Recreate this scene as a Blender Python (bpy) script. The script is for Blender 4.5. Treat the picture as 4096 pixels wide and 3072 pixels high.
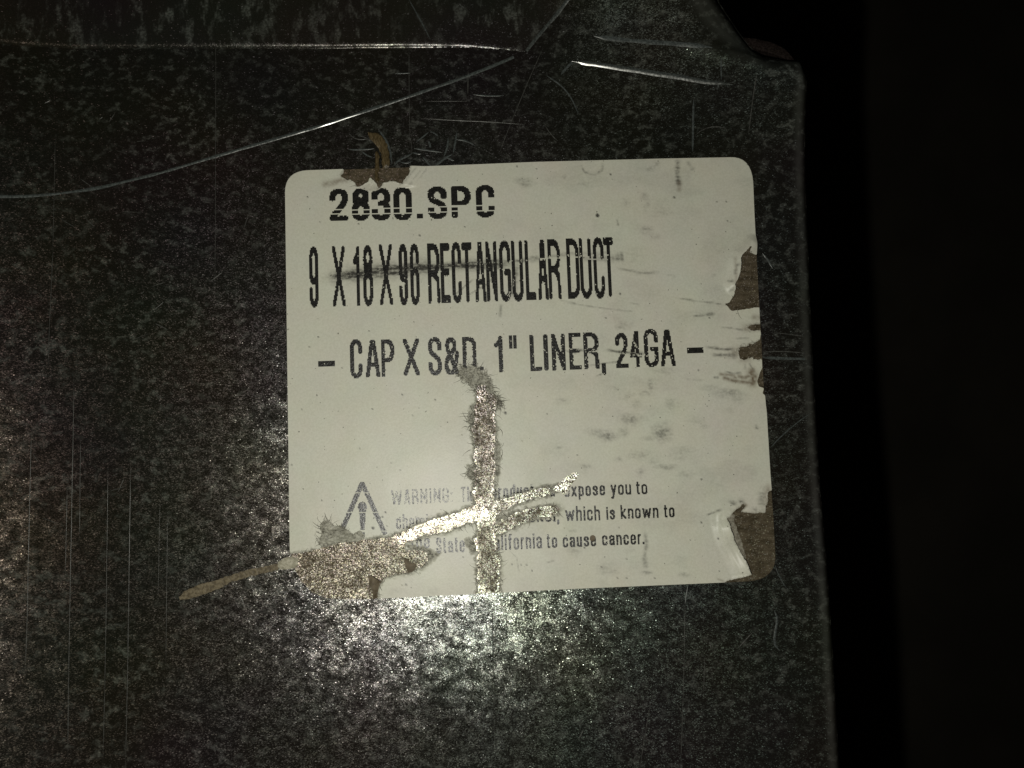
import bpy, math, random
import numpy as np
from mathutils import Matrix, Vector

for o in list(bpy.data.objects):
    bpy.data.objects.remove(o)
random.seed(4)
S = bpy.context.scene
COL = S.collection
R = math.radians

# ------------------------------------------------------------------ camera
# a phone held about 17 cm over the duct face (face = plane z 0, metres)
CAM = np.array([-0.007964098744677251, -0.015662870411339267, 0.17090474821661347])
ROT = np.array([[0.9988368367484693, 0.03869169456774946, -0.028773708933463173],
                [-0.04098587114964921, 0.9956261854141746, -0.08395628197892124],
                [0.025399447246269427, 0.08503794264383265, 0.9960539224311544]])
FOC = 3215.0
cam = bpy.data.cameras.new("camera")
cam.sensor_width = 36.0
cam.lens = FOC / 4096 * 36.0
cam.clip_start = 0.005
cam.clip_end = 20
cam.dof.use_dof = True
cam.dof.focus_distance = 0.172
cam.dof.aperture_fstop = 13.0
co = bpy.data.objects.new("camera", cam)
COL.objects.link(co)
m4 = Matrix([list(ROT[0]) + [CAM[0]], list(ROT[1]) + [CAM[1]], list(ROT[2]) + [CAM[2]], [0, 0, 0, 1]])
co.matrix_world = m4
S.camera = co

# ------------------------------------------------------------------ world: an unlit room
w = bpy.data.worlds.new("World")
S.world = w
w.use_nodes = True
w.node_tree.nodes["Background"].inputs[0].default_value = (0.5, 0.45, 0.38, 1)
w.node_tree.nodes["Background"].inputs[1].default_value = 0.004

# ------------------------------------------------------------------ the phone's flash
la = bpy.data.lights.new("flash_lamp", 'POINT')
la.energy = 0.72
la.color = (1.0, 0.985, 0.90)
la.shadow_soft_size = 0.0016
lo = bpy.data.objects.new("flash_lamp", la)
COL.objects.link(lo)
lo.location = (-0.0284, -0.0379, 0.171)

S.view_settings.view_transform = 'Standard'
S.view_settings.look = 'None'
S.view_settings.exposure = 0
S.view_settings.gamma = 1
S.cycles.use_denoising = False
S.cycles.max_bounces = 4
S.cycles.sample_clamp_direct = 6.0
S.cycles.sample_clamp_indirect = 1.0
S.render.filter_size = 1.3


# ------------------------------------------------------------------ helpers
def plane(px, py):
    """photo pixel (4096 x 3072) -> x, y on the duct face"""
    px = np.asarray(px, float); py = np.asarray(py, float)
    a = (px - 2048) / FOC; b = -(py - 1536) / FOC
    d = [ROT[k, 0] * a + ROT[k, 1] * b - ROT[k, 2] for k in range(3)]
    k = -CAM[2] / d[2]
    return CAM[0] + k * d[0], CAM[1] + k * d[1]


MM = 0.001


def vn(x, y, seed):
    """value noise, about 0..1, period 1 in x and y"""
    xi = np.floor(x).astype(np.int64); yi = np.floor(y).astype(np.int64)
    fx = x - xi; fy = y - yi
    fx = fx * fx * (3 - 2 * fx); fy = fy * fy * (3 - 2 * fy)

    def h(a, b):
        n = (a * 374761393 + b * 668265263 + seed * 974711) & 0xffffffff
        n = ((n ^ (n >> 13)) * 1274126177) & 0xffffffff
        n = (n ^ (n >> 16)) & 0xffff
        return n / 65535.0
    return ((h(xi, yi) * (1 - fx) + h(xi + 1, yi) * fx) * (1 - fy)
            + (h(xi, yi + 1) * (1 - fx) + h(xi + 1, yi + 1) * fx) * fy)


def fbm(x, y, seed, n=3):
    t = 0; a = 0.5; s = 0
    for k in range(n):
        t = t + a * vn(x * 2 ** k, y * 2 ** k, seed + k * 17); s += a; a *= 0.5
    return t / s


def sstep(a, b, x):
    t = np.clip((x - a) / (b - a), 0, 1)
    return t * t * (3 - 2 * t)


def sdf(poly, x, y):
    """signed distance in photo pixels, positive inside"""
    x = np.asarray(x, float); y = np.asarray(y, float)
    P = np.asarray(poly, float)
    out = np.full(x.shape, 1e9)
    ins = np.zeros(x.shape, bool)
    for k in range(len(P)):
        ax, ay = P[k]; bx, by = P[(k + 1) % len(P)]
        ex, ey = bx - ax, by - ay
        t = np.clip(((x - ax) * ex + (y - ay) * ey) / (ex * ex + ey * ey + 1e-9), 0, 1)
        d2 = (x - ax - t * ex) ** 2 + (y - ay - t * ey) ** 2
        out = np.minimum(out, d2)
        c = ((ay > y) != (by > y))
        with np.errstate(divide='ignore', invalid='ignore'):
            ins ^= c & (x < (bx - ax) * (y - ay) / (by - ay + 1e-12) + ax)
    out = np.sqrt(out)
    return np.where(ins, out, -out)


def bsdf(poly, x, y, pad=80.0):
    """sdf evaluated only near the polygon (-pad elsewhere)"""
    P = np.asarray(poly, float)
    mk = ((x > P[:, 0].min() - pad) & (x < P[:, 0].max() + pad)
          & (y > P[:, 1].min() - pad) & (y < P[:, 1].max() + pad))
    r = np.full(np.shape(x), -pad)
    if mk.any():
        r[mk] = np.maximum(sdf(P, x[mk], y[mk]), -pad)
    return r


def linedist(pts, x, y):
    """distance to a polyline and the 0..1 place along it"""
    P = np.asarray(pts, float)
    best = np.full(np.shape(x), 1e9); tt = np.zeros(np.shape(x)); sg = np.zeros(np.shape(x))
    L = np.r_[0, np.cumsum(np.hypot(*np.diff(P, axis=0).T))]
    for k in range(len(P) - 1):
        ax, ay = P[k]; ex, ey = P[k + 1] - P[k]
        t = np.clip(((x - ax) * ex + (y - ay) * ey) / (ex * ex + ey * ey + 1e-9), 0, 1)
        d = np.hypot(x - ax - t * ex, y - ay - t * ey)
        mk = d < best
        best = np.where(mk, d, best)
        tt = np.where(mk, (L[k] + t * (L[k + 1] - L[k])) / L[-1], tt)
    return best, tt


def bez(a, c, b, n=9):
    t = np.linspace(0, 1, n)[:, None]
    a, b, c = map(np.array, (a, b, c))
    return [tuple(p) for p in (1 - t) ** 2 * a + 2 * t * (1 - t) * c + t * t * b]


def Z(ox, oy, s):
    """pixels of an enlarged crop -> photo pixels"""
    return lambda *p: [(ox + x / s, oy + y / s) for x, y in p]


ZA = Z(1100, 600, 2.212)     # label, upper left
ZB = Z(2000, 600, 2.0109)    # label, upper right
ZC = Z(1100, 1300, 2.212)    # label, middle left
ZD = Z(2000, 1250, 2.0109)   # label, middle right
ZE = Z(1100, 1850, 2.765)    # label, lower left
ZF = Z(1600, 1850, 2.765)    # label, lower middle
ZG = Z(2300, 1850, 2.765)    # label, lower right
ZH = Z(600, 2100, 2.212)     # glue streak
ZT = Z(2650, 0, 3.16)        # top right corner
ZR = Z(2700, 900, 4.424)
ZS = Z(2700, 1250, 4.424)
ZV = Z(2700, 1950, 4.424)
ZW = Z(1300, 450, 3.687)
ZX = Z(1700, 1350, 3.687)
ZP = Z(1300, 0, 1.58)        # metal above the label


def thing(name, label, cat, loc=(0, 0, 0)):
    o = bpy.data.objects.new(name, None)
    o.empty_display_size = 0.01
    COL.objects.link(o)
    o.location = loc
    o['label'] = label; o['category'] = cat
    return o


def link_mesh(name, verts, faces, mat, parent=None, attrs=None, smooth=True, kind=None, label=None):
    me = bpy.data.meshes.new(name)
    me.from_pydata(verts if isinstance(verts, list) else verts.tolist(), [], faces)
    if smooth:
        me.polygons.foreach_set('use_smooth', np.ones(len(me.polygons), bool))
    for k, v in (attrs or {}).items():
        a = me.attributes.new(k, 'FLOAT', 'POINT')
        a.data.foreach_set('value', np.asarray(v, np.float32))
    me.update()
    me.materials.append(mat)
    o = bpy.data.objects.new(name, me)
    COL.objects.link(o)
    if parent is not None:
        o.parent = parent
    if kind: o['kind'] = kind
    if label: o['label'] = label
    return o


def sheet(name, field, xs, ys, zf, mat, parent, attrf=None, rim=None, rim_obj=None, label=None, kind=None):
    """a sheet cut to field > 0: marching squares over a grid of photo pixels, laid on the duct face;
    rim = depth of the cut edge (metres) or None"""
    xs = np.asarray(xs, float); ys = np.asarray(ys, float)
    X, Y = np.meshgrid(xs, ys)
    F = field(X, Y)
    F[0, :] = np.minimum(F[0, :], -1e-3); F[-1, :] = np.minimum(F[-1, :], -1e-3)
    F[:, 0] = np.minimum(F[:, 0], -1e-3); F[:, -1] = np.minimum(F[:, -1], -1e-3)
    ins = F > 0
    idx = np.full(F.shape, -1, int)
    n0 = int(ins.sum())
    idx[ins] = np.arange(n0)
    px = list(X[ins]); py = list(Y[ins])
    cnt = ins[:-1, :-1].astype(int) + ins[:-1, 1:] + ins[1:, 1:] + ins[1:, :-1]
    fi, fj = np.nonzero(cnt == 4)
    faces = np.stack([idx[fi, fj], idx[fi + 1, fj], idx[fi + 1, fj + 1], idx[fi, fj + 1]], 1).tolist()
    cross = {}

    def cv(a, b):
        key = (a, b) if a < b else (b, a)
        v = cross.get(key)
        if v is None:
            fa, fb = F[a], F[b]
            t = fa / (fa - fb)
            v = len(px)
            px.append(X[a] + t * (X[b] - X[a])); py.append(Y[a] + t * (Y[b] - Y[a]))
            cross[key] = v
        return v
    edges = []
    mi, mj = np.nonzero((cnt > 0) & (cnt < 4))
    for i, j in zip(mi.tolist(), mj.tolist()):
        cs = [(i, j), (i + 1, j), (i + 1, j + 1), (i, j + 1)]
        poly = []; fl = []
        for k in range(4):
            a, b = cs[k], cs[(k + 1) % 4]
            if ins[a]:
                poly.append(int(idx[a])); fl.append(0)
            if ins[a] != ins[b]:
                poly.append(cv(a, b)); fl.append(1 if ins[a] else 2)
        if len(poly) >= 3:
            faces.append(poly)
        for k in range(len(poly)):
            if fl[k] == 1 and fl[(k + 1) % len(poly)] == 2:
                edges.append((poly[k], poly[(k + 1) % len(poly)]))
    px = np.array(px); py = np.array(py)
    wx, wy = plane(px, py)
    wz = zf(px, py)
    at = attrf(px, py) if attrf else {}
    V = np.stack([wx, wy, wz], 1)
    if rim is not None and edges:
        used = sorted({v for e in edges for v in e})
        mp = {v: k for k, v in enumerate(used)}
        n = len(V); u = len(used)
        top = V[used]; bot = top.copy()
        if callable(rim):
            bot[:, 2] = rim(top)
        else:
            bot[:, 2] = top[:, 2] - rim
        if rim_obj is None:
            V = np.vstack([V, top, bot])
            for k in at: at[k] = np.r_[at[k], at[k][used], at[k][used]]
            faces += [[n + mp[a], n + u + mp[a], n + u + mp[b], n + mp[b]] for a, b in edges]
        else:
            link_mesh(rim_obj[0], np.vstack([top, bot]),
                      [[mp[a], u + mp[a], u + mp[b], mp[b]] for a, b in edges], rim_obj[1], parent, rim_obj[2](2 * u) if len(rim_obj) > 2 else None)
    return link_mesh(name, V, faces, mat, parent, at, label=label, kind=kind)


def polysheet(name, poly, cell, zf, mat, parent, attrf=None, rough=0.0, rim=0.1 * MM, seed=0, label=None, kind=None):
    P = np.array(poly)
    xs = np.arange(P[:, 0].min() - 12, P[:, 0].max() + 13, cell)
    ys = np.arange(P[:, 1].min() - 12, P[:, 1].max() + 13, cell)
    fld = lambda x, y: sdf(poly, x, y) + rough * (fbm(x / 9, y / 9, 50 + seed) - 0.5) * 2
    return sheet(name, fld, xs, ys, zf, mat, parent, attrf, rim, label=label, kind=kind)


# ------------------------------------------------------------------ materials
class NT:
    def __init__(s, name):
        s.m = bpy.data.materials.new(name); s.m.use_nodes = True
        s.t = s.m.node_tree; s.t.nodes.clear()
        s.out = s.n('ShaderNodeOutputMaterial')

    def n(s, kind, inp=None, **kw):
        nd = s.t.nodes.new(kind)
        for k, v in kw.items(): setattr(nd, k, v)
        for k, v in (inp or {}).items():
            if isinstance(v, bpy.types.NodeSocket): s.t.links.new(v, nd.inputs[k])
            else: nd.inputs[k].default_value = v
        return nd

    def math(s, op, a, b=0.0, c=None, clamp=False):
        d = {0: a, 1: b}
        if c is not None: d[2] = c
        return s.n('ShaderNodeMath', d, operation=op, use_clamp=clamp).outputs[0]

    def ramp(s, f, a, b, lo=0.0, hi=1.0):
        return s.n('ShaderNodeMapRange', {0: f, 1: a, 2: b, 3: lo, 4: hi}, interpolation_type='SMOOTHSTEP').outputs[0]

    def mix(s, f, a, b):
        return s.n('ShaderNodeMix', {0: f, 6: a, 7: b}, data_type='RGBA').outputs[2]

    def attr(s, name):
        return s.n('ShaderNodeAttribute', attribute_name=name).outputs['Fac']

    def obj(s, scale=(1, 1, 1), rot=0.0):
        tc = s.n('ShaderNodeTexCoord').outputs['Object']
        return s.n('ShaderNodeMapping', {0: tc, 2: (0, 0, rot), 3: scale}).outputs[0]

    def noise(s, vec, scale, detail=2.0, rough=0.5):
        return s.n('ShaderNodeTexNoise', {'Vector': vec, 'Scale': scale, 'Detail': detail, 'Roughness': rough})

    def done(s, sh):
        s.t.links.new(sh, s.out.inputs[0]); return s.m


def flake_normal(N, scale, amp, tail, stretch=(1, 1.5, 1), rot=0.35, wave=0.10):
    """crystal facets: every facet of the zinc leans its own small way, a few lean far"""
    v = N.obj(stretch, rot)
    wob = N.noise(v, scale * 0.7, 1.0).outputs['Color']
    vv = N.n('ShaderNodeVectorMath', {0: wob, 1: (0.9 / scale,) * 3}, operation='MULTIPLY').outputs[0]
    vv = N.n('ShaderNodeVectorMath', {0: v, 1: vv}, operation='ADD').outputs[0]
    vo = N.n('ShaderNodeTexVoronoi', {'Vector': vv, 'Scale': scale}, voronoi_dimensions='2D')
    sp = N.n('ShaderNodeSeparateColor', {0: vo.outputs['Color']})
    am = N.math('MULTIPLY_ADD', N.math('POWER', sp.outputs[2], 7.0), tail, amp)
    dx = N.math('MULTIPLY', N.math('SUBTRACT', sp.outputs[0], 0.5), am)
    dy = N.math('MULTIPLY', N.math('SUBTRACT', sp.outputs[1], 0.5), am)
    wn = N.mix(0.5, N.noise(N.obj((1, 1.4, 1), 0.3), 900.0, 2.0).outputs['Color'], N.noise(N.obj(), 230.0, 2.0).outputs['Color'])
    ws = N.n('ShaderNodeSeparateColor', {0: wn})
    dx = N.math('ADD', dx, N.math('MULTIPLY', N.math('SUBTRACT', ws.outputs[0], 0.5), wave))
    dy = N.math('ADD', dy, N.math('MULTIPLY', N.math('SUBTRACT', ws.outputs[1], 0.5), wave))
    off = N.n('ShaderNodeCombineXYZ', {0: dx, 1: dy}).outputs[0]
    g = N.n('ShaderNodeNewGeometry').outputs['Normal']
    s = N.n('ShaderNodeVectorMath', {0: g, 1: off}, operation='ADD').outputs[0]
    return N.n('ShaderNodeVectorMath', {0: s}, operation='NORMALIZE').outputs[0], vo.outputs['Color']


def blend(N, *parts):
    """sum of shaders, each with its own share"""
    sh = None
    for w, node in parts:
        b = N.n('ShaderNodeMixShader', {0: w, 2: node.outputs[0]})
        sh = b if sh is None else N.n('ShaderNodeAddShader', {0: sh.outputs[0], 1: b.outputs[0]})
    return sh.outputs[0]


def galvanized(name, wear_sheen=False, base=0.014, fleck=0.13, wa=0.28, wb=0.038, amp=0.15, tail=0.20, vstretch=1.3):
    N = NT(name)
    nor, vc = flake_normal(N, 6600.0, amp, tail, wave=0.23)
    nor2, vc2 = flake_normal(N, 4600.0, 0.42, 0.7, (1, 2.0, 1), 0.25, 0.2)
    hue = N.noise(N.obj(), 34.0, 3.0).outputs['Color']
    gcol = N.mix(0.20, (0.63, 0.61, 0.545, 1), hue)
    gcol = N.mix(0.08, gcol, vc2)
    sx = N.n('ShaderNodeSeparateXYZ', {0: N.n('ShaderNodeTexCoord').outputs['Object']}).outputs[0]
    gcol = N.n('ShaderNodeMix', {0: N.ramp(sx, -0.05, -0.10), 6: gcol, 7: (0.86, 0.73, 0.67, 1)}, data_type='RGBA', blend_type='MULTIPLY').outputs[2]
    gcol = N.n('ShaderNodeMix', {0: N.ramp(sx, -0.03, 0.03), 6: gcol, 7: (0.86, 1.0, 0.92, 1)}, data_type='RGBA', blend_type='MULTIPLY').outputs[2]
    big = N.noise(N.obj((1, 1.35, 1), 0.5), 400.0, 3.0, 0.65).outputs[0]
    gcol = N.n('ShaderNodeMix', {0: 1.0, 6: gcol, 7: N.mix(N.ramp(big, 0.36, 0.62), (0.36, 0.36, 0.36, 1), (1.35, 1.35, 1.35, 1))}, data_type='RGBA', blend_type='MULTIPLY').outputs[2]
    rg = N.ramp(N.noise(N.obj(), 420.0, 2.0).outputs[0], 0.3, 0.7, 0.25, 0.33)
    gl = N.n('ShaderNodeBsdfGlossy', {'Color': gcol, 'Roughness': rg, 'Normal': nor}, distribution='BECKMANN')
    gl2 = N.n('ShaderNodeBsdfGlossy', {'Color': gcol, 'Roughness': 0.44, 'Normal': nor2}, distribution='BECKMANN')
    # matt zinc flecks between the bright crystals
    v = N.obj((1, vstretch, 1), 0.5 if vstretch > 1 else 0.0)
    f1 = N.ramp(N.noise(v, 430.0, 3.5, 0.60).outputs[0], 0.50, 0.66)
    f2 = N.ramp(N.noise(N.obj((1, 1.2, 1), -0.4), 1800.0, 2.0, 0.6).outputs[0], 0.38, 0.62)
    f3 = N.ramp(N.noise(N.obj(), 60.0, 2.0).outputs[0], 0.3, 0.7, 0.3, 1.1)
    fl = N.math('MULTIPLY', N.math('MULTIPLY', f1, N.math('MULTIPLY_ADD', f2, 0.7, 0.3)), f3)
    grit = N.ramp(N.noise(N.obj((1.0, 2.2, 1), 0.2), 4200.0, 1.0).outputs[0], 0.5, 0.8)
    fl = N.math('ADD', fl, N.math('MULTIPLY', grit, 0.16), clamp=True)
    if wear_sheen:
        fl = N.math('ADD', fl, N.math('MULTIPLY', N.attr('wear_sheen'), 0.75), clamp=True)
    tint = N.mix(0.25, (0.96, 1.0, 0.84, 1), hue)
    dcol = N.mix(fl, N.mix(0.4, (base * 1.18, base, base * 0.66, 1), N.n('ShaderNodeMix', {0: 1.0, 6: (base * 2,) * 3 + (1,), 7: hue}, data_type='RGBA', blend_type='MULTIPLY').outputs[2]),
                 N.n('ShaderNodeMix', {0: 1.0, 6: (fleck, fleck, fleck, 1), 7: tint}, data_type='RGBA', blend_type='MULTIPLY').outputs[2])
    df = N.n('ShaderNodeBsdfDiffuse', {'Color': dcol})
    if wear_sheen:
        k = N.math('SUBTRACT', 1.0, N.math('MULTIPLY', N.attr('wear_sheen'), 0.85))
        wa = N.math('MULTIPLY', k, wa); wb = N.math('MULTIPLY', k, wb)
    return N.done(blend(N, (0.7, df), (wa, gl), (wb, gl2)))


M_ZINC = galvanized('galvanized_steel', wear_sheen=True)
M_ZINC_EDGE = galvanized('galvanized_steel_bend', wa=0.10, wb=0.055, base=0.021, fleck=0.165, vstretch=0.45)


def scratch_mat(name, gloss, rough, col, dcol):
    N = NT(name)
    n1 = N.noise(N.obj(), 2400.0, 2.0).outputs[0]
    gl = N.n('ShaderNodeBsdfGlossy', {'Color': col + (1,), 'Roughness': N.ramp(n1, 0.3, 0.7, rough * 0.8, rough * 1.25)})
    df = N.n('ShaderNodeBsdfDiffuse', {'Color': N.mix(N.ramp(n1, 0.35, 0.65), tuple(c * 0.55 for c in dcol) + (1,), dcol + (1,))})
    return N.done(N.n('ShaderNodeMixShader', {0: gloss, 1: df.outputs[0], 2: gl.outputs[0]}).outputs[0])


M_SCRATCH = scratch_mat('scored_zinc', 0.07, 0.32, (0.6, 0.6, 0.57), (0.085, 0.098, 0.092))
M_SCORE = scratch_mat('bright_scored_zinc', 0.4, 0.26, (0.7, 0.7, 0.66), (0.11, 0.125, 0.115))
M_LONG = scratch_mat('long_scored_zinc', 0.16, 0.2, (0.7, 0.7, 0.66), (0.10, 0.115, 0.107))
M_FINE = scratch_mat('fine_scored_zinc', 0.08, 0.35, (0.6, 0.6, 0.57), (0.085, 0.085, 0.075))
M_RUST = scratch_mat('tarnished_edge', 0.1, 0.5, (0.4, 0.33, 0.3), (0.015, 0.011, 0.0095))


def residue_mat():
    """dried label glue: glittering film over the zinc, matt brown where it is thick"""
    N = NT('dried_label_glue')
    br = N.attr('brown')
    nor, vc = flake_normal(N, 6500.0, 0.28, 0.40, (1, 1.1, 1), 0.0, 0.34)
    gl = N.n('ShaderNodeBsdfGlossy', {'Color': N.mix(0.2, (0.76, 0.71, 0.60, 1), vc), 'Roughness': 0.33, 'Normal': nor}, distribution='BECKMANN')
    n1 = N.noise(N.obj(), 1900.0, 3.0, 0.65).outputs[0]
    n2 = N.noise(N.obj((1, 2.2, 1), 0.3), 420.0, 5.0, 0.75).outputs[0]
    c1 = N.mix(N.ramp(n1, 0.4, 0.66), (0.055, 0.042, 0.026, 1), (0.21, 0.175, 0.12, 1))
    c2 = N.mix(N.ramp(n2, 0.3, 0.7), (0.050, 0.039, 0.022, 1), (0.150, 0.122, 0.080, 1))
    df = N.n('ShaderNodeBsdfDiffuse', {'Color': N.mix(br, c1, c2)})
    nor2, vc2 = flake_normal(N, 5200.0, 0.9, 0.9, (1, 1.2, 1), 0.0, 0.3)
    gl2 = N.n('ShaderNodeBsdfGlossy', {'Color': N.mix(0.2, (0.72, 0.62, 0.47, 1), vc2), 'Roughness': 0.40, 'Normal': nor2})
    pit = N.math('MULTIPLY', N.ramp(n1, 0.36, 0.5, 0.2, 1.0), N.ramp(N.noise(N.obj(), 420.0, 3.0).outputs[0], 0.36, 0.56, 0.35, 1.15))
    k = N.math('MULTIPLY', N.math('SUBTRACT', 1.0, br), pit)
    return N.done(blend(N, (0.8, df), (N.math('ADD', N.math('MULTIPLY_ADD', k, 0.27, 0.010), N.math('MULTIPLY', N.attr('bare'), 0.30)), gl), (N.math('MULTIPLY_ADD', k, 0.07, 0.03), gl2)))


M_GLUE = residue_mat()


def paper_mat():
    N = NT('label_paper')
    g = N.noise(N.obj(), 2600.0, 2.0, 0.6).outputs[0]
    g2 = N.noise(N.obj(), 120.0, 3.0).outputs['Color']
    base = N.mix(N.ramp(g, 0.3, 0.7), (0.665, 0.658, 0.535, 1), (0.735, 0.728, 0.60, 1))
    base = N.mix(0.06, base, g2)
    speck = N.ramp(N.noise(N.obj(), 1500.0, 1.0).outputs[0], 0.76, 0.79)
    base = N.mix(N.math('MULTIPLY', speck, 0.75), base, (0.05, 0.045, 0.03, 1))
    d = N.attr('dirt_shade')
    dn = N.noise(N.obj((1, 1.6, 1), 0.1), 1300.0, 3.0, 0.65).outputs[0]
    dd = N.math('MULTIPLY', d, N.ramp(dn, 0.30, 0.62, 0.6, 1.25), clamp=True)
    base = N.mix(dd, base, (0.065, 0.063, 0.052, 1))
    base = N.mix(N.attr('stain'), base, (0.15, 0.105, 0.06, 1))
    tn = N.noise(N.obj(), 2100.0, 3.0, 0.7).outputs[0]
    torn = N.mix(N.ramp(tn, 0.36, 0.62), (0.12, 0.112, 0.084, 1), (0.44, 0.43, 0.345, 1))
    base = N.mix(N.attr('torn'), base, torn)
    bp = N.n('ShaderNodeBump', {'Height': g, 'Strength': 0.25, 'Distance': 0.00004})
    bp2 = N.n('ShaderNodeBump', {'Height': N.math('MULTIPLY', tn, N.attr('torn')), 'Strength': 0.9, 'Distance': 0.0003, 'Normal': bp.outputs[0]})
    p = N.n('ShaderNodeBsdfPrincipled', {'Base Color': base, 'Roughness': 0.38, 'Specular IOR Level': 0.30, 'Normal': bp2.outputs[0]})
    return N.done(p.outputs[0])


M_PAPER = paper_mat()


def simple(name, c1, c2, scale, rough=0.5, spec=0.3, bump=0.3, dist=0.0002, stretch=(1, 1, 1)):
    N = NT(name)
    n = N.noise(N.obj(stretch), scale, 3.0, 0.6).outputs[0]
    b = N.n('ShaderNodeBump', {'Height': n, 'Strength': bump, 'Distance': dist})
    p = N.n('ShaderNodeBsdfPrincipled', {'Base Color': N.mix(N.ramp(n, 0.35, 0.65), c1 + (1,), c2 + (1,)),
                                         'Roughness': rough, 'Specular IOR Level': spec, 'Normal': b.outputs[0]})
    return N.done(p.outputs[0])


M_INK = simple('thermal_print', (0.010, 0.010, 0.009), (0.022, 0.021, 0.018), 2500.0, 0.30, 0.5, 0.8, 0.00008)
M_STREAK = simple('smeared_glue', (0.09, 0.07, 0.038), (0.20, 0.165, 0.10), 1500.0, 0.5, 0.3, 0.6)
M_STRAND = simple('dried_glue_strand', (0.06, 0.043, 0.018), (0.14, 0.105, 0.052), 1600.0, 0.32, 0.5, 0.7, 0.0003, (2.2, 0.6, 1))
M_CHIP = simple('brown_paper_back', (0.11, 0.088, 0.055), (0.19, 0.155, 0.105), 900.0, 0.6, 0.2)
M_KNOB = simple('cream_paper_pulp', (0.35, 0.33, 0.24), (0.55, 0.52, 0.40), 1400.0, 0.5, 0.3, 0.8, 0.0004)
M_FIBRE = simple('paper_fibre', (0.10, 0.095, 0.075), (0.22, 0.21, 0.17), 800.0, 0.7, 0.1, 0.0)
M_FLOOR = simple('dark_floor', (0.052, 0.047, 0.036), (0.072, 0.064, 0.049), 9.0, 0.8, 0.1, 0.2, 0.002)
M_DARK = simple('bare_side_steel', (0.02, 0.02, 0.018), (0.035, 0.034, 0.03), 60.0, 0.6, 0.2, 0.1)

# ------------------------------------------------------------------ setting: the floor the duct stands on
DEPTH = 0.457
link_mesh('floor', [(-6, -6, -DEPTH), (6, -6, -DEPTH), (6, 6, -DEPTH), (-6, 6, -DEPTH)], [[0, 1, 2, 3]], M_FLOOR, None, kind='structure')

# ------------------------------------------------------------------ the duct
duct = thing('sheet_metal_duct', 'dark galvanized rectangular duct with a scratched spangled face under the paper label', 'duct', (0, 0, -DEPTH))
ROOT = Vector((0, 0, -DEPTH))


class Rel:
    pass


def under(o, root):
    """keep world place when parented to an empty that is not at the origin"""
    o.matrix_parent_inverse = Matrix.Translation(-root.location)


OUT = ([(-900, 3700), (-900, -560), (2850, -560), (2855, -200), (2862, 0)] + ZT((700, 60), (810, 190), (900, 290), (985, 390), (1060, 470),
       (1140, 550), (1300, 665), (1560, 725), (1720, 745), (1775, 775))
       + [(3216, 330), (3228, 600), (3237, 850), (3251, 1200), (3265, 1500), (3288, 1900), (3318, 2250), (3342, 2600), (3368, 3072), (3395, 3700)])
TOPCURVE = [(2745, -560), (2748, 0)] + ZT((400, 150), (560, 330), (690, 440), (800, 520), (1000, 620), (1240, 660))
CREASE = ZT((300, 640), (520, 730), (760, 760), (1000, 790), (1230, 910))


def panel_z(x, y):
    s = bsdf(OUT, x, y, 400.0)
    z = 0.16 * MM * (fbm(x / 620 + 3, y / 560, 7, 2) - 0.5) * 2
    lab = sstep(0, 260, sdf([(1100, 640), (3060, 590), (3150, 2380), (1120, 2450)], x, y) + 260)
    z = z * (1 - 0.85 * lab)
    # the sheet bows up along its left side and at the corner
    z = z + 11.0 * MM * np.clip((460 - x) / 800, 0, 0.8) ** 2
    d = np.clip(((x - 2350) * 0.25 - (y - 520) * 0.97) / 520, 0, 1.3)
    z = z + 5.4 * MM * d * d * sstep(2060, 2450, x)
    rr = 38.0 + 140.0 * sstep(360, 190, y)
    q = np.clip(rr - s, 0, rr * 0.96)
    z = z - (rr - np.sqrt(rr * rr - q * q)) * 5.2e-5
    dc, _ = linedist(CREASE, x, y)
    z = z + 0.25 * MM * np.exp(-(dc / 26) ** 2)
    return z


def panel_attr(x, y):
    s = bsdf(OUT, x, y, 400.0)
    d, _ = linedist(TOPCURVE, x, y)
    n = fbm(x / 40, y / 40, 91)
    wear_sheen = np.exp(-((d - 14) / 28) ** 2) * (0.4 + 0.5 * n)  # sheen of the fold painted as a paler matt band, over cracked zinc
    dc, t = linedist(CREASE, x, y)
    wear_sheen = np.maximum(wear_sheen, np.exp(-(dc / 20) ** 2) * 0.5 * n)
    wear_sheen = np.maximum(wear_sheen, np.exp(-((s - 34) / 17) ** 2) * (x > 3100) * (y > 250) * (0.22 + 0.75 * n))  # softly lit right edge, painted paler along with its rubbed zinc
    return {'wear_sheen': np.clip(wear_sheen, 0, 1)}


gx = np.r_[np.arange(-920, -60, 40), np.arange(-60, 3420, 9), [3440, 3480]]
gy = np.r_[np.arange(-580, -60, 40), np.arange(-60, 3150, 9), np.arange(3160, 3760, 40)]
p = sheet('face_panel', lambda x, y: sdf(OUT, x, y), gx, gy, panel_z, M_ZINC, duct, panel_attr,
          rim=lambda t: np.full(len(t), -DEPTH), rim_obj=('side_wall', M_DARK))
for c in duct.children: under(c, duct)

# folded flange across the top of the face: its rolled lip catches the flash
FL = [(-880, 212), (0, 203), (500, 193), (1000, 194), (1500, 193), (1700, 192), (1860, 190), (2000, 196), (2100, 207), (2122, 196), (2180, 120), (2300, -10), (2500, -250), (2700, -540), (-880, -540)]


def flange_f(x, y):
    e = 5.0 * (fbm(x / 13, y / 30, 33, 2) - 0.5) * sstep(1500, 1900, x)
    return sdf(FL, x, y) + e


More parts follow.
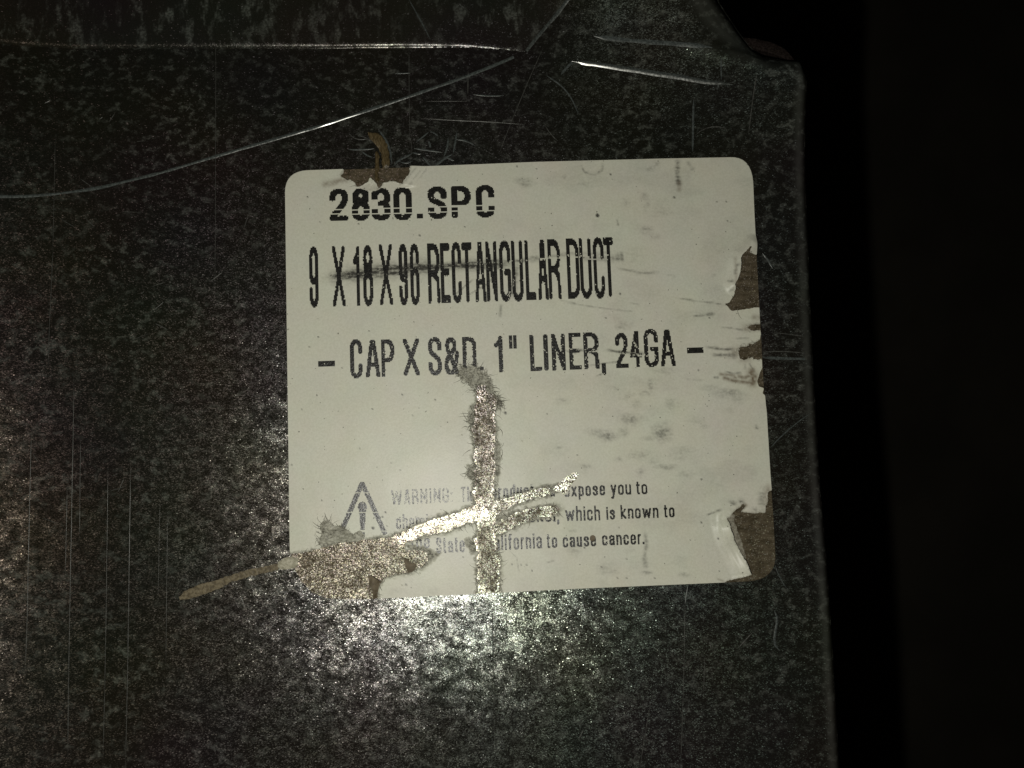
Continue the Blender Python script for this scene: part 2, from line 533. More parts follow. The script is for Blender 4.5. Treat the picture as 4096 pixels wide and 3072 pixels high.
def flange_z(x, y):
    d = (2210 - x) * 0.72 + (90 - y) * 0.69
    h = 0.55 * MM * sstep(0, 420, d + 40) + 0.10 * MM * sstep(-20, 40, d)
    yl = np.interp(x, [-900, 0, 500, 1860, 2000, 2100, 2200], [212, 203, 193, 190, 196, 207, 207])
    s = np.clip(yl - y, 0, 17) / 17
    lip = np.sqrt(np.clip(1 - (1 - s) ** 2, 0, 1))
    rip = 0.006 * MM * np.sin((yl - y) / 17.0 * 2 * np.pi + 2 * fbm(x / 400, y / 90, 5)) * sstep(10, 30, yl - y) * sstep(125, 60, yl - y)
    return panel_z(x, y) + 0.03 * MM + h * lip + rip


o = sheet('seam_flange', flange_f, np.r_[np.arange(-880, -40, 40), np.arange(-40, 2750, 6)],
          np.r_[np.arange(-560, -40, 30), np.arange(-40, 225, 3.5)], flange_z, M_ZINC_EDGE, duct, rim=0.04 * MM)
under(o, duct)

# torn lip of the corner notch
LIP = ZT((960, 410), (1060, 430), (1200, 445), (1400, 500), (1560, 590), (1640, 690), (1690, 770), (1620, 760), (1500, 690), (1380, 640), (1240, 600), (1100, 530), (1000, 470))


def lip_z(x, y):
    d, t = linedist(ZT((980, 430), (1240, 560), (1450, 620), (1660, 750)), x, y)
    return -2.2 * MM + 1.2 * MM * t + 0.5 * MM * np.sqrt(np.clip(1 - (d / 40) ** 2, 0, 1))


o = polysheet('notch_lip', LIP, 6, lip_z, M_RUST, duct, rim=4 * MM, seed=3); under(o, duct)


def scratch(pts, width, mat, height=0.02 * MM, name='scratch', taper=True, wob=1.0, z0=0.02 * MM, n=None, label=None, zf=None):
    """a scored line with a small raised burr: half-round section following the sheet"""
    P = np.array(pts, float)
    L = np.r_[0, np.cumsum(np.hypot(*np.diff(P, axis=0).T))]
    n = n or max(6, int(L[-1] / 22))
    t = np.linspace(0, L[-1], n)
    # smooth through the points
    if len(P) > 2:
        try:
            deg = min(3, len(P) - 1)
            cx = np.polyfit(L, P[:, 0], deg) if len(P) <= 4 else None
        except Exception:
            cx = None
        x = np.polyval(cx, t) if cx is not None else np.interp(t, L, P[:, 0])
        y = np.polyval(np.polyfit(L, P[:, 1], deg), t) if cx is not None else np.interp(t, L, P[:, 1])
        if cx is None:
            k = np.array([0.25, 0.5, 0.25])
            for _ in range(4):
                x[1:-1] = np.convolve(x, k, 'valid'); y[1:-1] = np.convolve(y, k, 'valid')
    else:
        x = np.interp(t, L, P[:, 0]); y = np.interp(t, L, P[:, 1])
    sd = random.randint(1, 9999)
    off = (vn(t / 60, t * 0 + 0.5, sd) - 0.5) * wob
    dx = np.gradient(x); dy = np.gradient(y); q = np.hypot(dx, dy); nx, ny = -dy / q, dx / q
    x = x + nx * off; y = y + ny * off
    u = t / L[-1]
    wd = width * (0.65 + 0.6 * vn(t / 45, t * 0 + 3.5, sd + 1))
    if taper: wd = wd * np.clip(np.minimum(u, 1 - u) * 9, 0.12, 1)
    V = []; sec = (-1, -0.66, -0.33, 0, 0.33, 0.66, 1)
    for s in sec:
        xx = x + nx * s * wd / 2; yy = y + ny * s * wd / 2
        wx, wy = plane(xx, yy)
        V.append(np.stack([wx, wy, (zf or panel_z)(xx, yy) + z0 + height * math.cos(math.pi * s / 2) ** 2 - (0.025 * MM if abs(s) == 1 else 0)], 1))
    V = np.stack(V, 1).reshape(-1, 3)
    m = len(sec); F = []
    for i in range(n - 1):
        for j in range(m - 1):
            F.append([i * m + j, i * m + j + 1, (i + 1) * m + j + 1, (i + 1) * m + j])
    me = link_mesh(name, V, F, mat, duct, label=label)
    under(me, duct)
    return me


# the long curved scratch, and its run up over the flange
scratch([(-60, 812), (150, 795), (400, 752), (650, 690), (900, 615), (1150, 542), (1300, 498), (1450, 448), (1640, 385), (1800, 330), (1960, 270), (2055, 228)], 12, M_LONG, 0.085 * MM, 'long_scratch', False, 1.5)
scratch([(2105, 205), (2160, 140), (2230, 65), (2310, -25)], 15, M_SCORE, 0.05 * MM, 'long_scratch', False, 2.0, zf=flange_z)
# raised crease right of the flange end
scratch(ZP((1555, 400), (1640, 412), (1900, 455), (2212, 505), (2400, 540), (2560, 560)), 19, M_SCORE, 0.11 * MM, 'crease', True, 4)
scratch(ZP((1690, 262), (1870, 290), (2212, 325), (2420, 350)), 18, M_SCRATCH, 0.03 * MM, 'crease', True, 3)
scratch(ZP((1560, 402), (1520, 440), (1490, 475)), 12, M_SCRATCH, 0.08 * MM, 'crease', True, 2)

FINE = [
    # rolling lines down the sheet
    ([(222, 1000), (209, 1316), (204, 1480)], 2.2), ([(146, 1700), (138, 2022), (130, 2450), (122, 2700)], 2.6), ([(300, 1500), (292, 2022), (285, 2400), (278, 3072)], 3.0),
    ([(275, 1950), (268, 2300)], 2.0), ([(432, 1850), (428, 2200), (420, 2700), (412, 3072)], 2.4), ([(522, 1850), (516, 2300), (510, 2700), (502, 3072)], 3.4),
    ([(325, 1750), (322, 2150)], 2.0), ([(670, 2050), (664, 2650)], 2.2), ([(862, 60), (862, 640), (858, 1220)], 2.2), ([(231, 560), (222, 1000)], 1.8),
    ([(1636, 200), (1638, 470), (1640, 590)], 2.6), ([(1645, 560), (1647, 600)], 2.4), ([(1527, 2560), (1529, 3072)], 2.6),
    ([(1968, 2420), (1974, 2700), (1982, 3072)], 8.0), ([(1974, 2640), (1968, 2520)], 5.0), ([(2605, 2800), (2570, 3000), (2560, 3072)], 2.5),
    ([(2740, 2410), (2735, 2700), (2722, 3072)], 2.4), ([(2752, 2340), (2740, 2420)], 5.0), ([(640, 2000), (632, 2400)], 1.5),
] + [(ZP(*q), w) for q, w in [
    ([(530, 5), (600, 130), (668, 262)], 5.0), ([(600, 748), (830, 760), (1060, 772), (1265, 787)], 3.4), ([(1380, 300), (1240, 620), (1100, 972)], 3.0),
    ([(1400, 478), (1480, 530), (1540, 580), (1575, 650), (1602, 722)], 5.5), ([(935, 597), (1040, 606), (1130, 604)], 6.0), ([(905, 440), (903, 600)], 4.0),
    ([(1390, 790), (1430, 850), (1470, 890)], 4.0), ([(640, 640), (900, 640)], 2.0), ([(440, 465), (540, 462)], 5.0)]
] + [(ZW(*q), w) for q, w in [
    ([(790, 255), (880, 345), (950, 470), (985, 620), (985, 770)], 7.5), ([(340, 545), (540, 545), (720, 535)], 6.0), ([(350, 290), (440, 380), (540, 398), (620, 388)], 4.0),
    ([(480, 345), (560, 355), (630, 385)], 4.0), ([(1010, 790), (1100, 700), (1200, 650), (1290, 600)], 8.0), ([(1290, 590), (1350, 605), (1420, 612)], 7.0),
    ([(1310, 530), (1500, 555), (1730, 590)], 6.0), ([(1340, 440), (1430, 370), (1530, 290)], 5.0), ([(1545, 280), (1620, 310), (1670, 355)], 5.0),
    ([(1530, 420), (1560, 520)], 7.0), ([(1815, 380), (1805, 500), (1750, 650)], 7.0), ([(1945, 290), (1920, 450), (1890, 610)], 7.0), ([(1940, 400), (2080, 420), (2212, 490)], 6.0),
    ([(1600, 800), (1700, 730), (1790, 660), (1880, 620)], 8.0), ([(1790, 660), (1900, 710)], 7.0), ([(1440, 650), (1560, 790)], 6.0), ([(1100, 720), (1200, 745), (1290, 715)], 6.0),
    ([(540, 570), (640, 640), (700, 660)], 5.0)]
] + [(Z(2600, 1000, 1.58)(*q), w) for q, w in [
    ([(710, 20), (750, 70), (775, 120)], 6.0), ([(710, 680), (850, 685), (1020, 690)], 11.0), ([(712, 645), (860, 642), (1000, 655)], 4.0), ([(760, 1250), (860, 1150), (1010, 1035)], 5.0),
    ([(780, 520), (900, 535), (1010, 550)], 4.0)]
] + [(Z(2600, 0, 1.58)(*q), w) for q, w in [([(425, 405), (435, 530)], 5.0), ([(270, 640), (270, 960)], 8.0), ([(280, 860), (350, 815), (480, 815)], 4.0), ([(650, 500), (620, 850)], 4.0)]
] + [(Z(2600, 2022, 1.58)(*q), w) for q, w in [([(790, 375), (815, 440), (865, 525)], 5.0), ([(785, 660), (800, 760), (790, 880), (820, 920)], 9.0), ([(650, 800), (560, 900)], 4.0), ([(345, 960), (340, 1180)], 3.0)]]
# short random nicks, mostly in the upper half and at the left
for k in range(46):
    x = random.uniform(20, 1120); y = random.uniform(240, 3000)
    a = random.choice([random.gauss(0.35, 0.5), random.gauss(2.6, 0.5)]); l = random.uniform(15, 70)
    FINE.append(([(x, y), (x + l * math.cos(a), y + l * math.sin(a))], random.uniform(2.0, 4.0)))
for k in range(16):
    x = random.uniform(1900, 3150); y = random.uniform(2440, 3040)
    a = random.gauss(1.2, 0.6); l = random.uniform(20, 80)
    FINE.append(([(x, y), (x + l * math.cos(a), y + l * math.sin(a))], random.uniform(2.0, 4.5)))
for pts, wd in FINE:
    fl = all(q[1] < 200 for q in pts)
    scratch(pts, wd, M_ZINC_EDGE if wd == 8.0 and pts[0][0] == 1968 else M_FINE if wd < 4.5 else M_SCRATCH, 0.012 * MM, zf=flange_z if fl else None)

# ------------------------------------------------------------------ the label: outline and tears, in photo pixels
LABEL = (bez((1140.7, 772), (1139.5, 684.5), (1236, 681.5)) + [(1500, 672), (1778, 663), (2149, 648), (2646, 635)]
         + bez((2918, 630), (3003, 625), (3012, 728)) + [(3017, 849), (3034, 1172), (3041, 1330)]
         + ZS((1510, 180), (1515, 380), (1500, 470), (1480, 500), (1520, 620), (1535, 860), (1540, 980), (1500, 1060), (1450, 1220), (1480, 1310), (1570, 1340), (1545, 1430), (1590, 1470), (1605, 1640))
         + [(3066, 1648), (3081, 1900), (3093, 2050)] + bez((3101, 2215), (3108, 2320), (2985, 2326)) + [(2700, 2338), (2336, 2353.5), (2215, 2358.5), (1980, 2372), (1505, 2394.5)]
         + bez((1330, 2402), (1162, 2411), (1160, 2230)) + [(1157.5, 2050), (1147.5, 1300)])
GLUE = (bez((1142, 772), (1141, 686), (1236, 683)) + [(1778, 665), (2149, 650), (2646, 637)] + bez((2918, 632), (3002, 627), (3011, 728))
        + [(3034, 1172), (3046, 1380), (3060, 1648)] + [(3092, 2050)] + bez((3101, 2215), (3108, 2320), (2985, 2326)) + [(2336, 2353.5), (1980, 2372), (1505, 2394.5), (1380, 2398)]
        + [(1300, 2392), (1246, 2367), (1205, 2325), (1185, 2285), (1165, 2225), (1159, 2150)])

T_STRIP = (ZC((1788, 538), (1866, 538), (1872, 590), (1940, 612), (1966, 650), (1952, 760), (1938, 830), (1955, 900), (1945, 1000), (1938, 1100), (1946, 1200), (1950, 1300), (1938, 1400), (1930, 1500))
           + ZF((1040, 300), (1040, 420), (1050, 560), (1060, 640), (1050, 800), (1062, 900), (1088, 1000), (1106, 1100), (1102, 1200), (1092, 1330), (1104, 1400), (1112, 1470),
                (848, 1480), (868, 1380), (850, 1300), (856, 1200), (846, 1100), (868, 1000), (840, 950), (802, 850), (850, 820), (866, 750), (850, 650), (830, 430), (812, 350), (832, 200), (822, 100))
           + ZC((1762, 1490), (1762, 1350), (1780, 1250), (1756, 1190), (1772, 1100), (1760, 1000), (1738, 930), (1768, 850), (1760, 740), (1788, 660), (1780, 600)))
T_DIAG = (ZE((60, 1015), (170, 1006), (300, 1000), (480, 960), (560, 930), (640, 893), (800, 875), (960, 852), (1120, 848), (1280, 820), (1420, 762), (1540, 712), (1700, 645), (1900, 582), (2060, 545))
          + ZF((680, 528), (830, 470), (940, 445), (1040, 428), (1100, 420), (1200, 392), (1300, 352), (1400, 330), (1520, 292), (1600, 275), (1650, 285), (1660, 330), (1640, 372), (1500, 388), (1350, 440), (1200, 505), (1110, 545),
                (1050, 590), (960, 640), (850, 650), (780, 665), (690, 695), (600, 722), (540, 760), (400, 782), (280, 802), (180, 842), (60, 892))
          + ZE((1440, 912), (1430, 965), (1500, 975), (1600, 965), (1680, 1000), (1690, 1080), (1640, 1140), (1560, 1175), (1480, 1222), (1300, 1243), (1210, 1280), (1165, 1325), (1142, 1400), (1125, 1540), (1000, 1620), (400, 1640), (60, 1500)))
T_LOBE = ZF((1690, 285), (1750, 240), (1800, 190), (1880, 130), (1945, 108), (1972, 135), (1945, 192), (1890, 245), (1862, 300), (1805, 352), (1770, 310), (1735, 330))
T_LOBE2 = ZF((1040, 690), (1110, 640), (1180, 622), (1260, 562), (1400, 512), (1560, 486), (1720, 474), (1772, 508), (1742, 562), (1650, 600), (1520, 612), (1400, 650), (1330, 682), (1250, 722), (1150, 772), (1045, 800))
T_TOP = ZW((270, 780), (275, 880), (230, 935), (300, 985), (420, 1005), (460, 1050), (465, 1085), (545, 1105), (580, 1060), (650, 1020), (675, 965), (720, 1010), (770, 1065), (790, 1130), (820, 1105), (860, 1040), (960, 1010), (1080, 1035), (1150, 1070), (1170, 1010), (1250, 900), (1255, 790))
T_R1 = ZR((1362, 350), (1290, 490), (1400, 530), (1560, 520), (1570, 1000), (1590, 1480), (1440, 1455), (1330, 1480), (1180, 1500), (1010, 1525), (950, 1480), (920, 1420), (862, 1400), (960, 1370), (1030, 1260), (1050, 1180), (1042, 1060), (1085, 980), (1130, 840), (1150, 700), (1140, 600), (1170, 545), (1270, 440))
T_R3 = ZS((1100, 660), (1180, 600), (1310, 590), (1350, 540), (1480, 510), (1640, 480), (1640, 840), (1460, 830), (1330, 790), (1200, 850), (1120, 770))
T_R2 = ZS((1260, 270), (1350, 235), (1440, 205), (1640, 200), (1640, 350), (1460, 320), (1330, 320))
T_BR = ZV((1640, 60), (1640, 240), (1605, 340), (1590, 440), (1380, 450), (1150, 440), (1240, 330), (1200, 280), (1120, 370), (1010, 440), (960, 520), (912, 545), (960, 720), (1020, 905), (1110, 1065), (1170, 1200), (1230, 1300), (1320, 1530),
          (1150, 1590), (920, 1650), (860, 1720), (2212, 1720), (2212, 60))
TEARS = [(T_STRIP, 6.0), (T_DIAG, 6.0), (T_LOBE, 4.0), (T_LOBE2, 5.0), (T_TOP, 4.0), (T_R1, 2.5), (T_R3, 8.0), (T_R2, 8.0), (T_BR, 3.0)]
FUZZY = [T_STRIP, T_DIAG, T_LOBE2]
FRINGE = [ZX((470, 545), (540, 400), (600, 440), (690, 395), (760, 420), (850, 490), (920, 540), (990, 640), (1000, 740), (1030, 830), (1070, 900), (1130, 960), (1120, 1020), (1040, 1100), (900, 900), (890, 720), (740, 720), (730, 800), (660, 700), (600, 660), (520, 610)),
          ZC((1700, 1240), (1770, 1240), (1790, 1400), (1740, 1370), (1690, 1320)), ZC((1720, 720), (1760, 700), (1790, 900), (1740, 900), (1700, 850)),
          ZF((720, 850), (770, 815), (830, 880), (860, 960), (830, 1020), (790, 1010), (740, 920)), ZF((1640, 250), (1700, 230), (1790, 240), (1760, 330), (1700, 350), (1640, 330)),
          ZF((1100, 400), (1300, 340), (1500, 270), (1640, 240), (1660, 300), (1400, 345), (1200, 410)), ZE((1440, 890), (1640, 930), (1830, 1000), (1700, 1140), (1560, 1180), (1640, 1120), (1680, 1010), (1500, 985)),
          ZC((1940, 1020), (2000, 1060), (1990, 1300), (1960, 1420), (1930, 1300)), ZC((1950, 620), (2010, 690), (1985, 740), (1950, 780)),
          ZF((1040, 700), (1060, 590), (1240, 540), (1270, 560), (1180, 610), (1110, 650))]


def tear_sd(x, y, which=None):
    t = np.full(np.shape(x), -80.0)
    for k, (poly, rg) in enumerate(TEARS):
        if which is not None and k not in which: continue
        t = np.maximum(t, bsdf(poly, x, y) + rg * 2 * (fbm(x / 8, y / 8, 200 + k, 2) - 0.5))
    return t


def paper_f(x, y):
    return np.minimum(sdf(LABEL, x, y), -tear_sd(x, y))


PAPER_Z = 0.13 * MM
FLAP_EDGE = ZV((912, 545), (960, 720), (1020, 905), (1110, 1065), (1170, 1200), (1320, 1530), (1300, 1545))
R1_EDGE = ZR((1362, 350), (1170, 545), (1140, 640), (1130, 840), (1085, 980), (1042, 1060))
TOPFLAP = ZW((1255, 810), (1170, 1010), (1155, 1070))


def paper_z(x, y):
    z = panel_z(x, y) + PAPER_Z + 0.10 * MM * (fbm(x / 110, y / 150, 62, 2) - 0.5)
    d, t = linedist(FLAP_EDGE, x, y)
    z = z + 1.15 * MM * sstep(75, 0, d) * sstep(0.0, 0.25, t + 0.1) * (0.8 + 0.3 * np.sin(t * 9))
    z = z + 0.05 * MM * np.sin(d / 4.2) * sstep(95, 20, d) * sstep(8, 25, d)
    d, t = linedist(R1_EDGE, x, y)
    z = z + 1.0 * MM * sstep(48, 0, d)
    d, t = linedist(TOPFLAP, x, y)
    z = z + 0.5 * MM * sstep(70, 0, d) * (x > 1600) * sstep(752, 742, y)
    d = -tear_sd(x, y, (0, 1, 3))
    z = z + 0.16 * MM * sstep(20, 3, d) * (fbm(x / 14, y / 14, 61) - 0.15)
    return z


# dirt, with crease shade drawn in: (polyline, half width, strength, streak length along it)
SMEARS = [
    (ZA((560, 1100), (800, 1085), (1100, 1060), (1500, 1040)), 32, 0.5), (ZA((600, 1120), (900, 1100), (1250, 1075)), 9, 0.9),
    (ZA((450, 1135), (600, 1115), (760, 1095), (900, 1080), (1150, 1050)), 22, 1.0), (ZA((680, 1075), (900, 1065), (1100, 1040), (1400, 1035), (1700, 1020), (2000, 1008)) + ZB((150, 905),), 16, 1.05),
    (ZB((100, 900), (200, 885), (330, 870)), 9, 0.6), (ZB((330, 870), (560, 835), (740, 835), (860, 840)), 8, 0.35), (ZB((640, 870), (860, 880), (960, 870)), 12, 0.4), (ZB((150, 900), (120, 1000), (90, 1180)), 13, 0.55),
    (ZA((2110, 1060), (2130, 1150), (2080, 1330)), 10, 0.45), (ZA((1560, 1310), (1700, 1190), (1760, 1140)), 2.5, 0.7), (ZA((1680, 1300), (1860, 1200), (1960, 1100)), 2.5, 0.7), (ZA((2000, 1360), (1990, 1490)), 6, 0.4),
    (ZB((920, 870), (1000, 860)), 16, 0.55), (ZB((930, 950), (1150, 990), (1300, 985)), 6, 0.35), (ZB((920, 1290), (1080, 1300)), 3, 0.3), (ZB((500, 1225), (800, 1270), (1090, 1305)), 3, 0.35), (ZB((1040, 1230), (1130, 1245)), 3, 0.3), (ZB((480, 1210), (620, 1235)), 2.5, 0.35),
    (ZB((1400, 1190), (1560, 1215), (1700, 1225), (1830, 1250)), 3, 0.35), (ZB((1540, 1338), (1620, 1330), (1740, 1315)), 6, 0.6), (ZB((1430, 60), (1425, 190), (1440, 310)), 11, 0.55), (ZB((640, 110), (680, 180), (760, 200), (820, 165), (830, 90)), 5, 0.45),
    (ZB((940, 560), (952, 620)), 3.5, 0.5), (ZD((550, 300), (640, 305), (800, 300)), 5, 0.7), (ZD((840, 300), (960, 318), (1180, 330)), 6, 0.7), (ZD((700, 430), (860, 405), (1000, 395)), 3, 0.5), (ZD((760, 520), (830, 490)), 3, 0.55),
    (ZD((500, 300), (620, 330)), 4, 0.5), (ZS((510, 605), (640, 625), (860, 650), (1090, 650)), 6, 0.6), (ZS((640, 750), (800, 755), (960, 760), (1110, 745)), 7, 0.55), (ZS((860, 765), (1100, 760)), 11, 0.5),
    (ZS((780, 260), (950, 270), (1130, 300), (1270, 310)), 4, 0.4), (ZS((1060, 465), (1200, 460), (1330, 445)), 3, 0.45), (ZS((1300, 890), (1350, 960), (1410, 1040)), 4, 0.45), (ZS((1240, 900), (1235, 1020)), 6, 0.25), (ZS((160, 1180), (500, 1200)), 4, 0.2),
    (ZS((870, 1040), (1030, 1080), (1200, 1060)), 4, 0.5), (ZS((670, 1150), (780, 1150)), 4, 0.5),
    (ZR((460, 1355), (620, 1385), (860, 1405)), 3, 0.45), (ZR((100, 1305), (340, 1335)), 4, 0.4), (ZR((900, 1000), (1020, 1010)), 5, 0.6), (ZR((930, 1190), (1040, 1130)), 6, 0.5), (ZR((1030, 900), (1070, 760), (1120, 660)), 6, 0.45),
    (ZG((770, 740), (790, 900), (765, 1050), (790, 1200)), 9, 0.42), (ZG((760, 500), (800, 600)), 9, 0.35), (ZG((735, 80), (720, 150)), 7, 0.25), (ZV((540, 500), (660, 445), (850, 380)), 4, 0.6), (ZV((1500, 340), (1530, 180), (1560, 60)), 14, 0.4),
    (ZF((1200, 960), (1290, 1050), (1310, 1180), (1325, 1225)), 1.6, 0.4), (ZF((1860, 760), (1960, 745)), 5, 0.35), (ZF((1620, 1110), (1710, 1080)), 3, 0.4), (ZB((1500, 90), (1560, 170)), 9, 0.3), (ZB((800, 830), (900, 820)), 5, 0.3),
    (ZW((1170, 1050), (1300, 880), (1370, 800)), 2, 0.5), (ZW((1300, 1000), (1420, 850)), 1.8, 0.4), (ZW((1360, 1020), (1480, 860), (1510, 800)), 1.8, 0.4), (ZW((1230, 1080), (1300, 1040)), 4, 0.4),  # thin lines: shade of the top flap's creases, drawn in
]
BLOBS = [(ZB((200, 265),), 36, 17, 0.5), (ZB((520, 220),), 16, 14, 0.3), (ZB((680, 275),), 32, 14, 0.3), (ZB((1215, 150),), 22, 16, 0.35), (ZB((1260, 115),), 14, 10, 0.35), (ZB((1160, 375),), 12, 22, 0.3), (ZB((1180, 430),), 12, 30, 0.35), (ZB((1010, 430),), 24, 22, 0.22),
         (ZB((1300, 510),), 60, 16, 0.22), (ZB((1170, 650),), 26, 16, 0.4), (ZB((1250, 690),), 40, 14, 0.2), (ZB((1300, 450),), 50, 40, 0.14), (ZB((1440, 285),), 12, 16, 0.4), (ZB((1050, 850),), 90, 50, 0.12), (ZB((1700, 1000),), 22, 8, 0.25), (ZB((1370, 1010),), 14, 6, 0.35),
         (ZB((1075, 900),), 12, 8, 0.4), (ZB((1150, 990),), 50, 10, 0.3), (ZB((1130, 1140),), 70, 60, 0.1), (ZB((970, 1420),), 30, 18, 0.35), (ZB((1040, 1400),), 40, 24, 0.15),
         (ZD((1300, 470),), 60, 14, 0.35), (ZD((1210, 590),), 14, 28, 0.5), (ZD((930, 600),), 24, 12, 0.3), (ZD((1170, 650),), 20, 12, 0.4), (ZD((1020, 670),), 40, 20, 0.22), (ZD((1090, 740),), 30, 22, 0.3), (ZD((1380, 740),), 22, 30, 0.28), (ZD((1230, 790),), 60, 30, 0.12),
         (ZD((1040, 860),), 40, 24, 0.5), (ZD((1130, 850),), 30, 16, 0.25), (ZD((860, 995),), 34, 20, 0.72), (ZD((770, 960),), 34, 14, 0.35), (ZD((1310, 960),), 34, 34, 0.65), (ZD((1190, 1010),), 30, 10, 0.3), (ZD((990, 960),), 24, 20, 0.3), (ZD((470, 1082),), 12, 6, 0.85),
         (ZD((500, 710),), 26, 16, 0.3), (ZD((1850, 650),), 60, 20, 0.42), (ZD((1700, 605),), 40, 14, 0.25), (ZD((1900, 690),), 40, 24, 0.25), (ZD((1850, 790),), 30, 14, 0.2), (ZD((1570, 870),), 40, 18, 0.22), (ZD((2072, 915),), 9, 9, 0.6), (ZD((1640, 920),), 20, 12, 0.2),
         (ZD((1120, 1140),), 50, 20, 0.3), (ZD((680, 1235),), 20, 10, 0.42), (ZD((1330, 1245),), 44, 9, 0.45), (ZD((1140, 1290),), 16, 22, 0.35), (ZD((1450, 1130),), 50, 30, 0.28), (ZD((1490, 1300),), 40, 26, 0.2), (ZD((1230, 1190),), 30, 16, 0.25), (ZD((950, 1180),), 20, 10, 0.3),
         (ZG((790, 1215),), 26, 9, 0.5), (ZG((360, 1180),), 50, 26, 0.28), (ZG((1210, 1240),), 20, 10, 0.3), (ZG((590, 960),), 30, 14, 0.2), (ZG((1180, 1070),), 30, 14, 0.15), (ZG((1010, 70),), 26, 8, 0.4), (ZG((100, 40),), 22, 14, 0.35), (ZG((1200, 130),), 30, 20, 0.25),
         (ZV((1010, 270),), 14, 10, 0.6), (ZV((1160, 240),), 12, 12, 0.6), (ZV((150, 1540),), 16, 10, 0.4), (ZV((1560, 260),), 14, 50, 0.45), (ZV((1420, 400),), 24, 16, 0.4), (ZF((1930, 950),), 30, 34, 0.3), (ZE((1330, 1420),), 30, 14, 0.2), (ZF((370, 1420),), 26, 12, 0.2)]
SPOTS = [(ZB((783, 528),), 7.5), (ZB((888, 198),), 3.5), (ZB((1400, 383),), 4.5), (ZB((850, 1352),), 3), (ZB((965, 1158),), 4), (ZB((1828, 572),), 3), (ZB((1742, 416),), 2.5), (ZB((1820, 416),), 2.5), (ZB((137, 133),), 2.5), (ZB((293, 152),), 2.5), (ZB((1684, 1350),), 3),
         (ZC((385, 108),), 3), (ZC((305, 192),), 2.5), (ZC((372, 622),), 3), (ZC((862, 743),), 3.2), (ZC((1125, 618),), 3.5), (ZC((1418, 662),), 3.5), (ZC((1217, 800),), 2.5), (ZC((2038, 776),), 6), (ZC((237, 747),), 2.5), (ZC((1110, 1285),), 2.5), (ZC((750, 1093),), 2.5), (ZC((595, 380),), 2.5), (ZC((150, 1238),), 3.5),
         (ZC((1030, 1220),), 2), (ZC((415, 1552),), 3), (ZE((520, 418),), 3), (ZE((1385, 85),), 2.5), (ZE((1085, 722),), 6), (ZE((1225, 550),), 4), (ZE((1190, 600),), 3.5), (ZE((1242, 704),), 2.5), (ZE((1450, 1352),), 4), (ZF((1340, 1130),), 3), (ZF((1400, 1130),), 3), (ZF((1460, 1195),), 3), (ZF((1240, 1125),), 3),
         (ZF((700, 1045),), 2.5), (ZF((2040, 940),), 3), (ZG((1398, 185),), 3), (ZG((1190, 220),), 2), (ZG((1275, 855),), 2.2), (ZG((1395, 665),), 4), (ZG((1580, 838),), 4), (ZG((485, 718),), 2.5), (ZG((290, 1155),), 3.5), (ZG((570, 1065),), 3), (ZG((1595, 1200),), 2.5), (ZG((470, 1275),), 3), (ZG((570, 1275),), 3), (ZG((880, 1280),), 2.5),
         (ZA((1680, 682),), 3), (ZA((1282, 757),), 4), (ZA((290, 417),), 3), (ZA((1045, 605),), 3), (ZA((740, 655),), 2.5), (ZA((400, 640),), 2), (ZA((1230, 1525),), 2), (ZA((835, 1600),), 2.5), (ZA((385, 1655),), 3), (ZD((1618, 1342),), 3), (ZD((380, 815),), 2.5), (ZD((622, 1147),), 3), (ZD((1595, 465),), 3)]
STAINS = [(ZW((0, 1060), (120, 1040), (240, 1000), (330, 990)), 12, 0.55), (ZS((1400, 90), (1470, 90)), 12, 0.45), (ZS((1250, 280), (1480, 250)), 16, 0.5), (ZS((1090, 700), (1300, 660)), 22, 0.5), (ZS((1350, 1060), (1390, 1130), (1370, 1240)), 17, 0.9), (ZS((800, 1090), (950, 1110), (1040, 1120)), 7, 0.6),
          (ZS((870, 1160), (1040, 1210), (1200, 1230), (1330, 1245)), 8, 0.75), (ZS((1130, 1130), (1220, 1160), (1330, 1120)), 8, 0.75), (ZS((1040, 1150), (1080, 1155)), 6, 0.6), (ZS((1180, 840), (1290, 840)), 14, 0.35), (ZR((1050, 600), (1060, 900), (1050, 1050)), 6, 0.3),
          (ZB((1440, 260), (1440, 320)), 9, 0.4), (ZV((1640, 0), (1620, 300)), 12, 0.45), (ZV((1250, 310), (1100, 390)), 8, 0.6), (ZB((930, 1360), (1040, 1420)), 14, 0.12), (ZG((1580, 1290), (1640, 1310)), 4, 0.4), (ZD((2040, 480), (2030, 560)), 12, 0.45)]


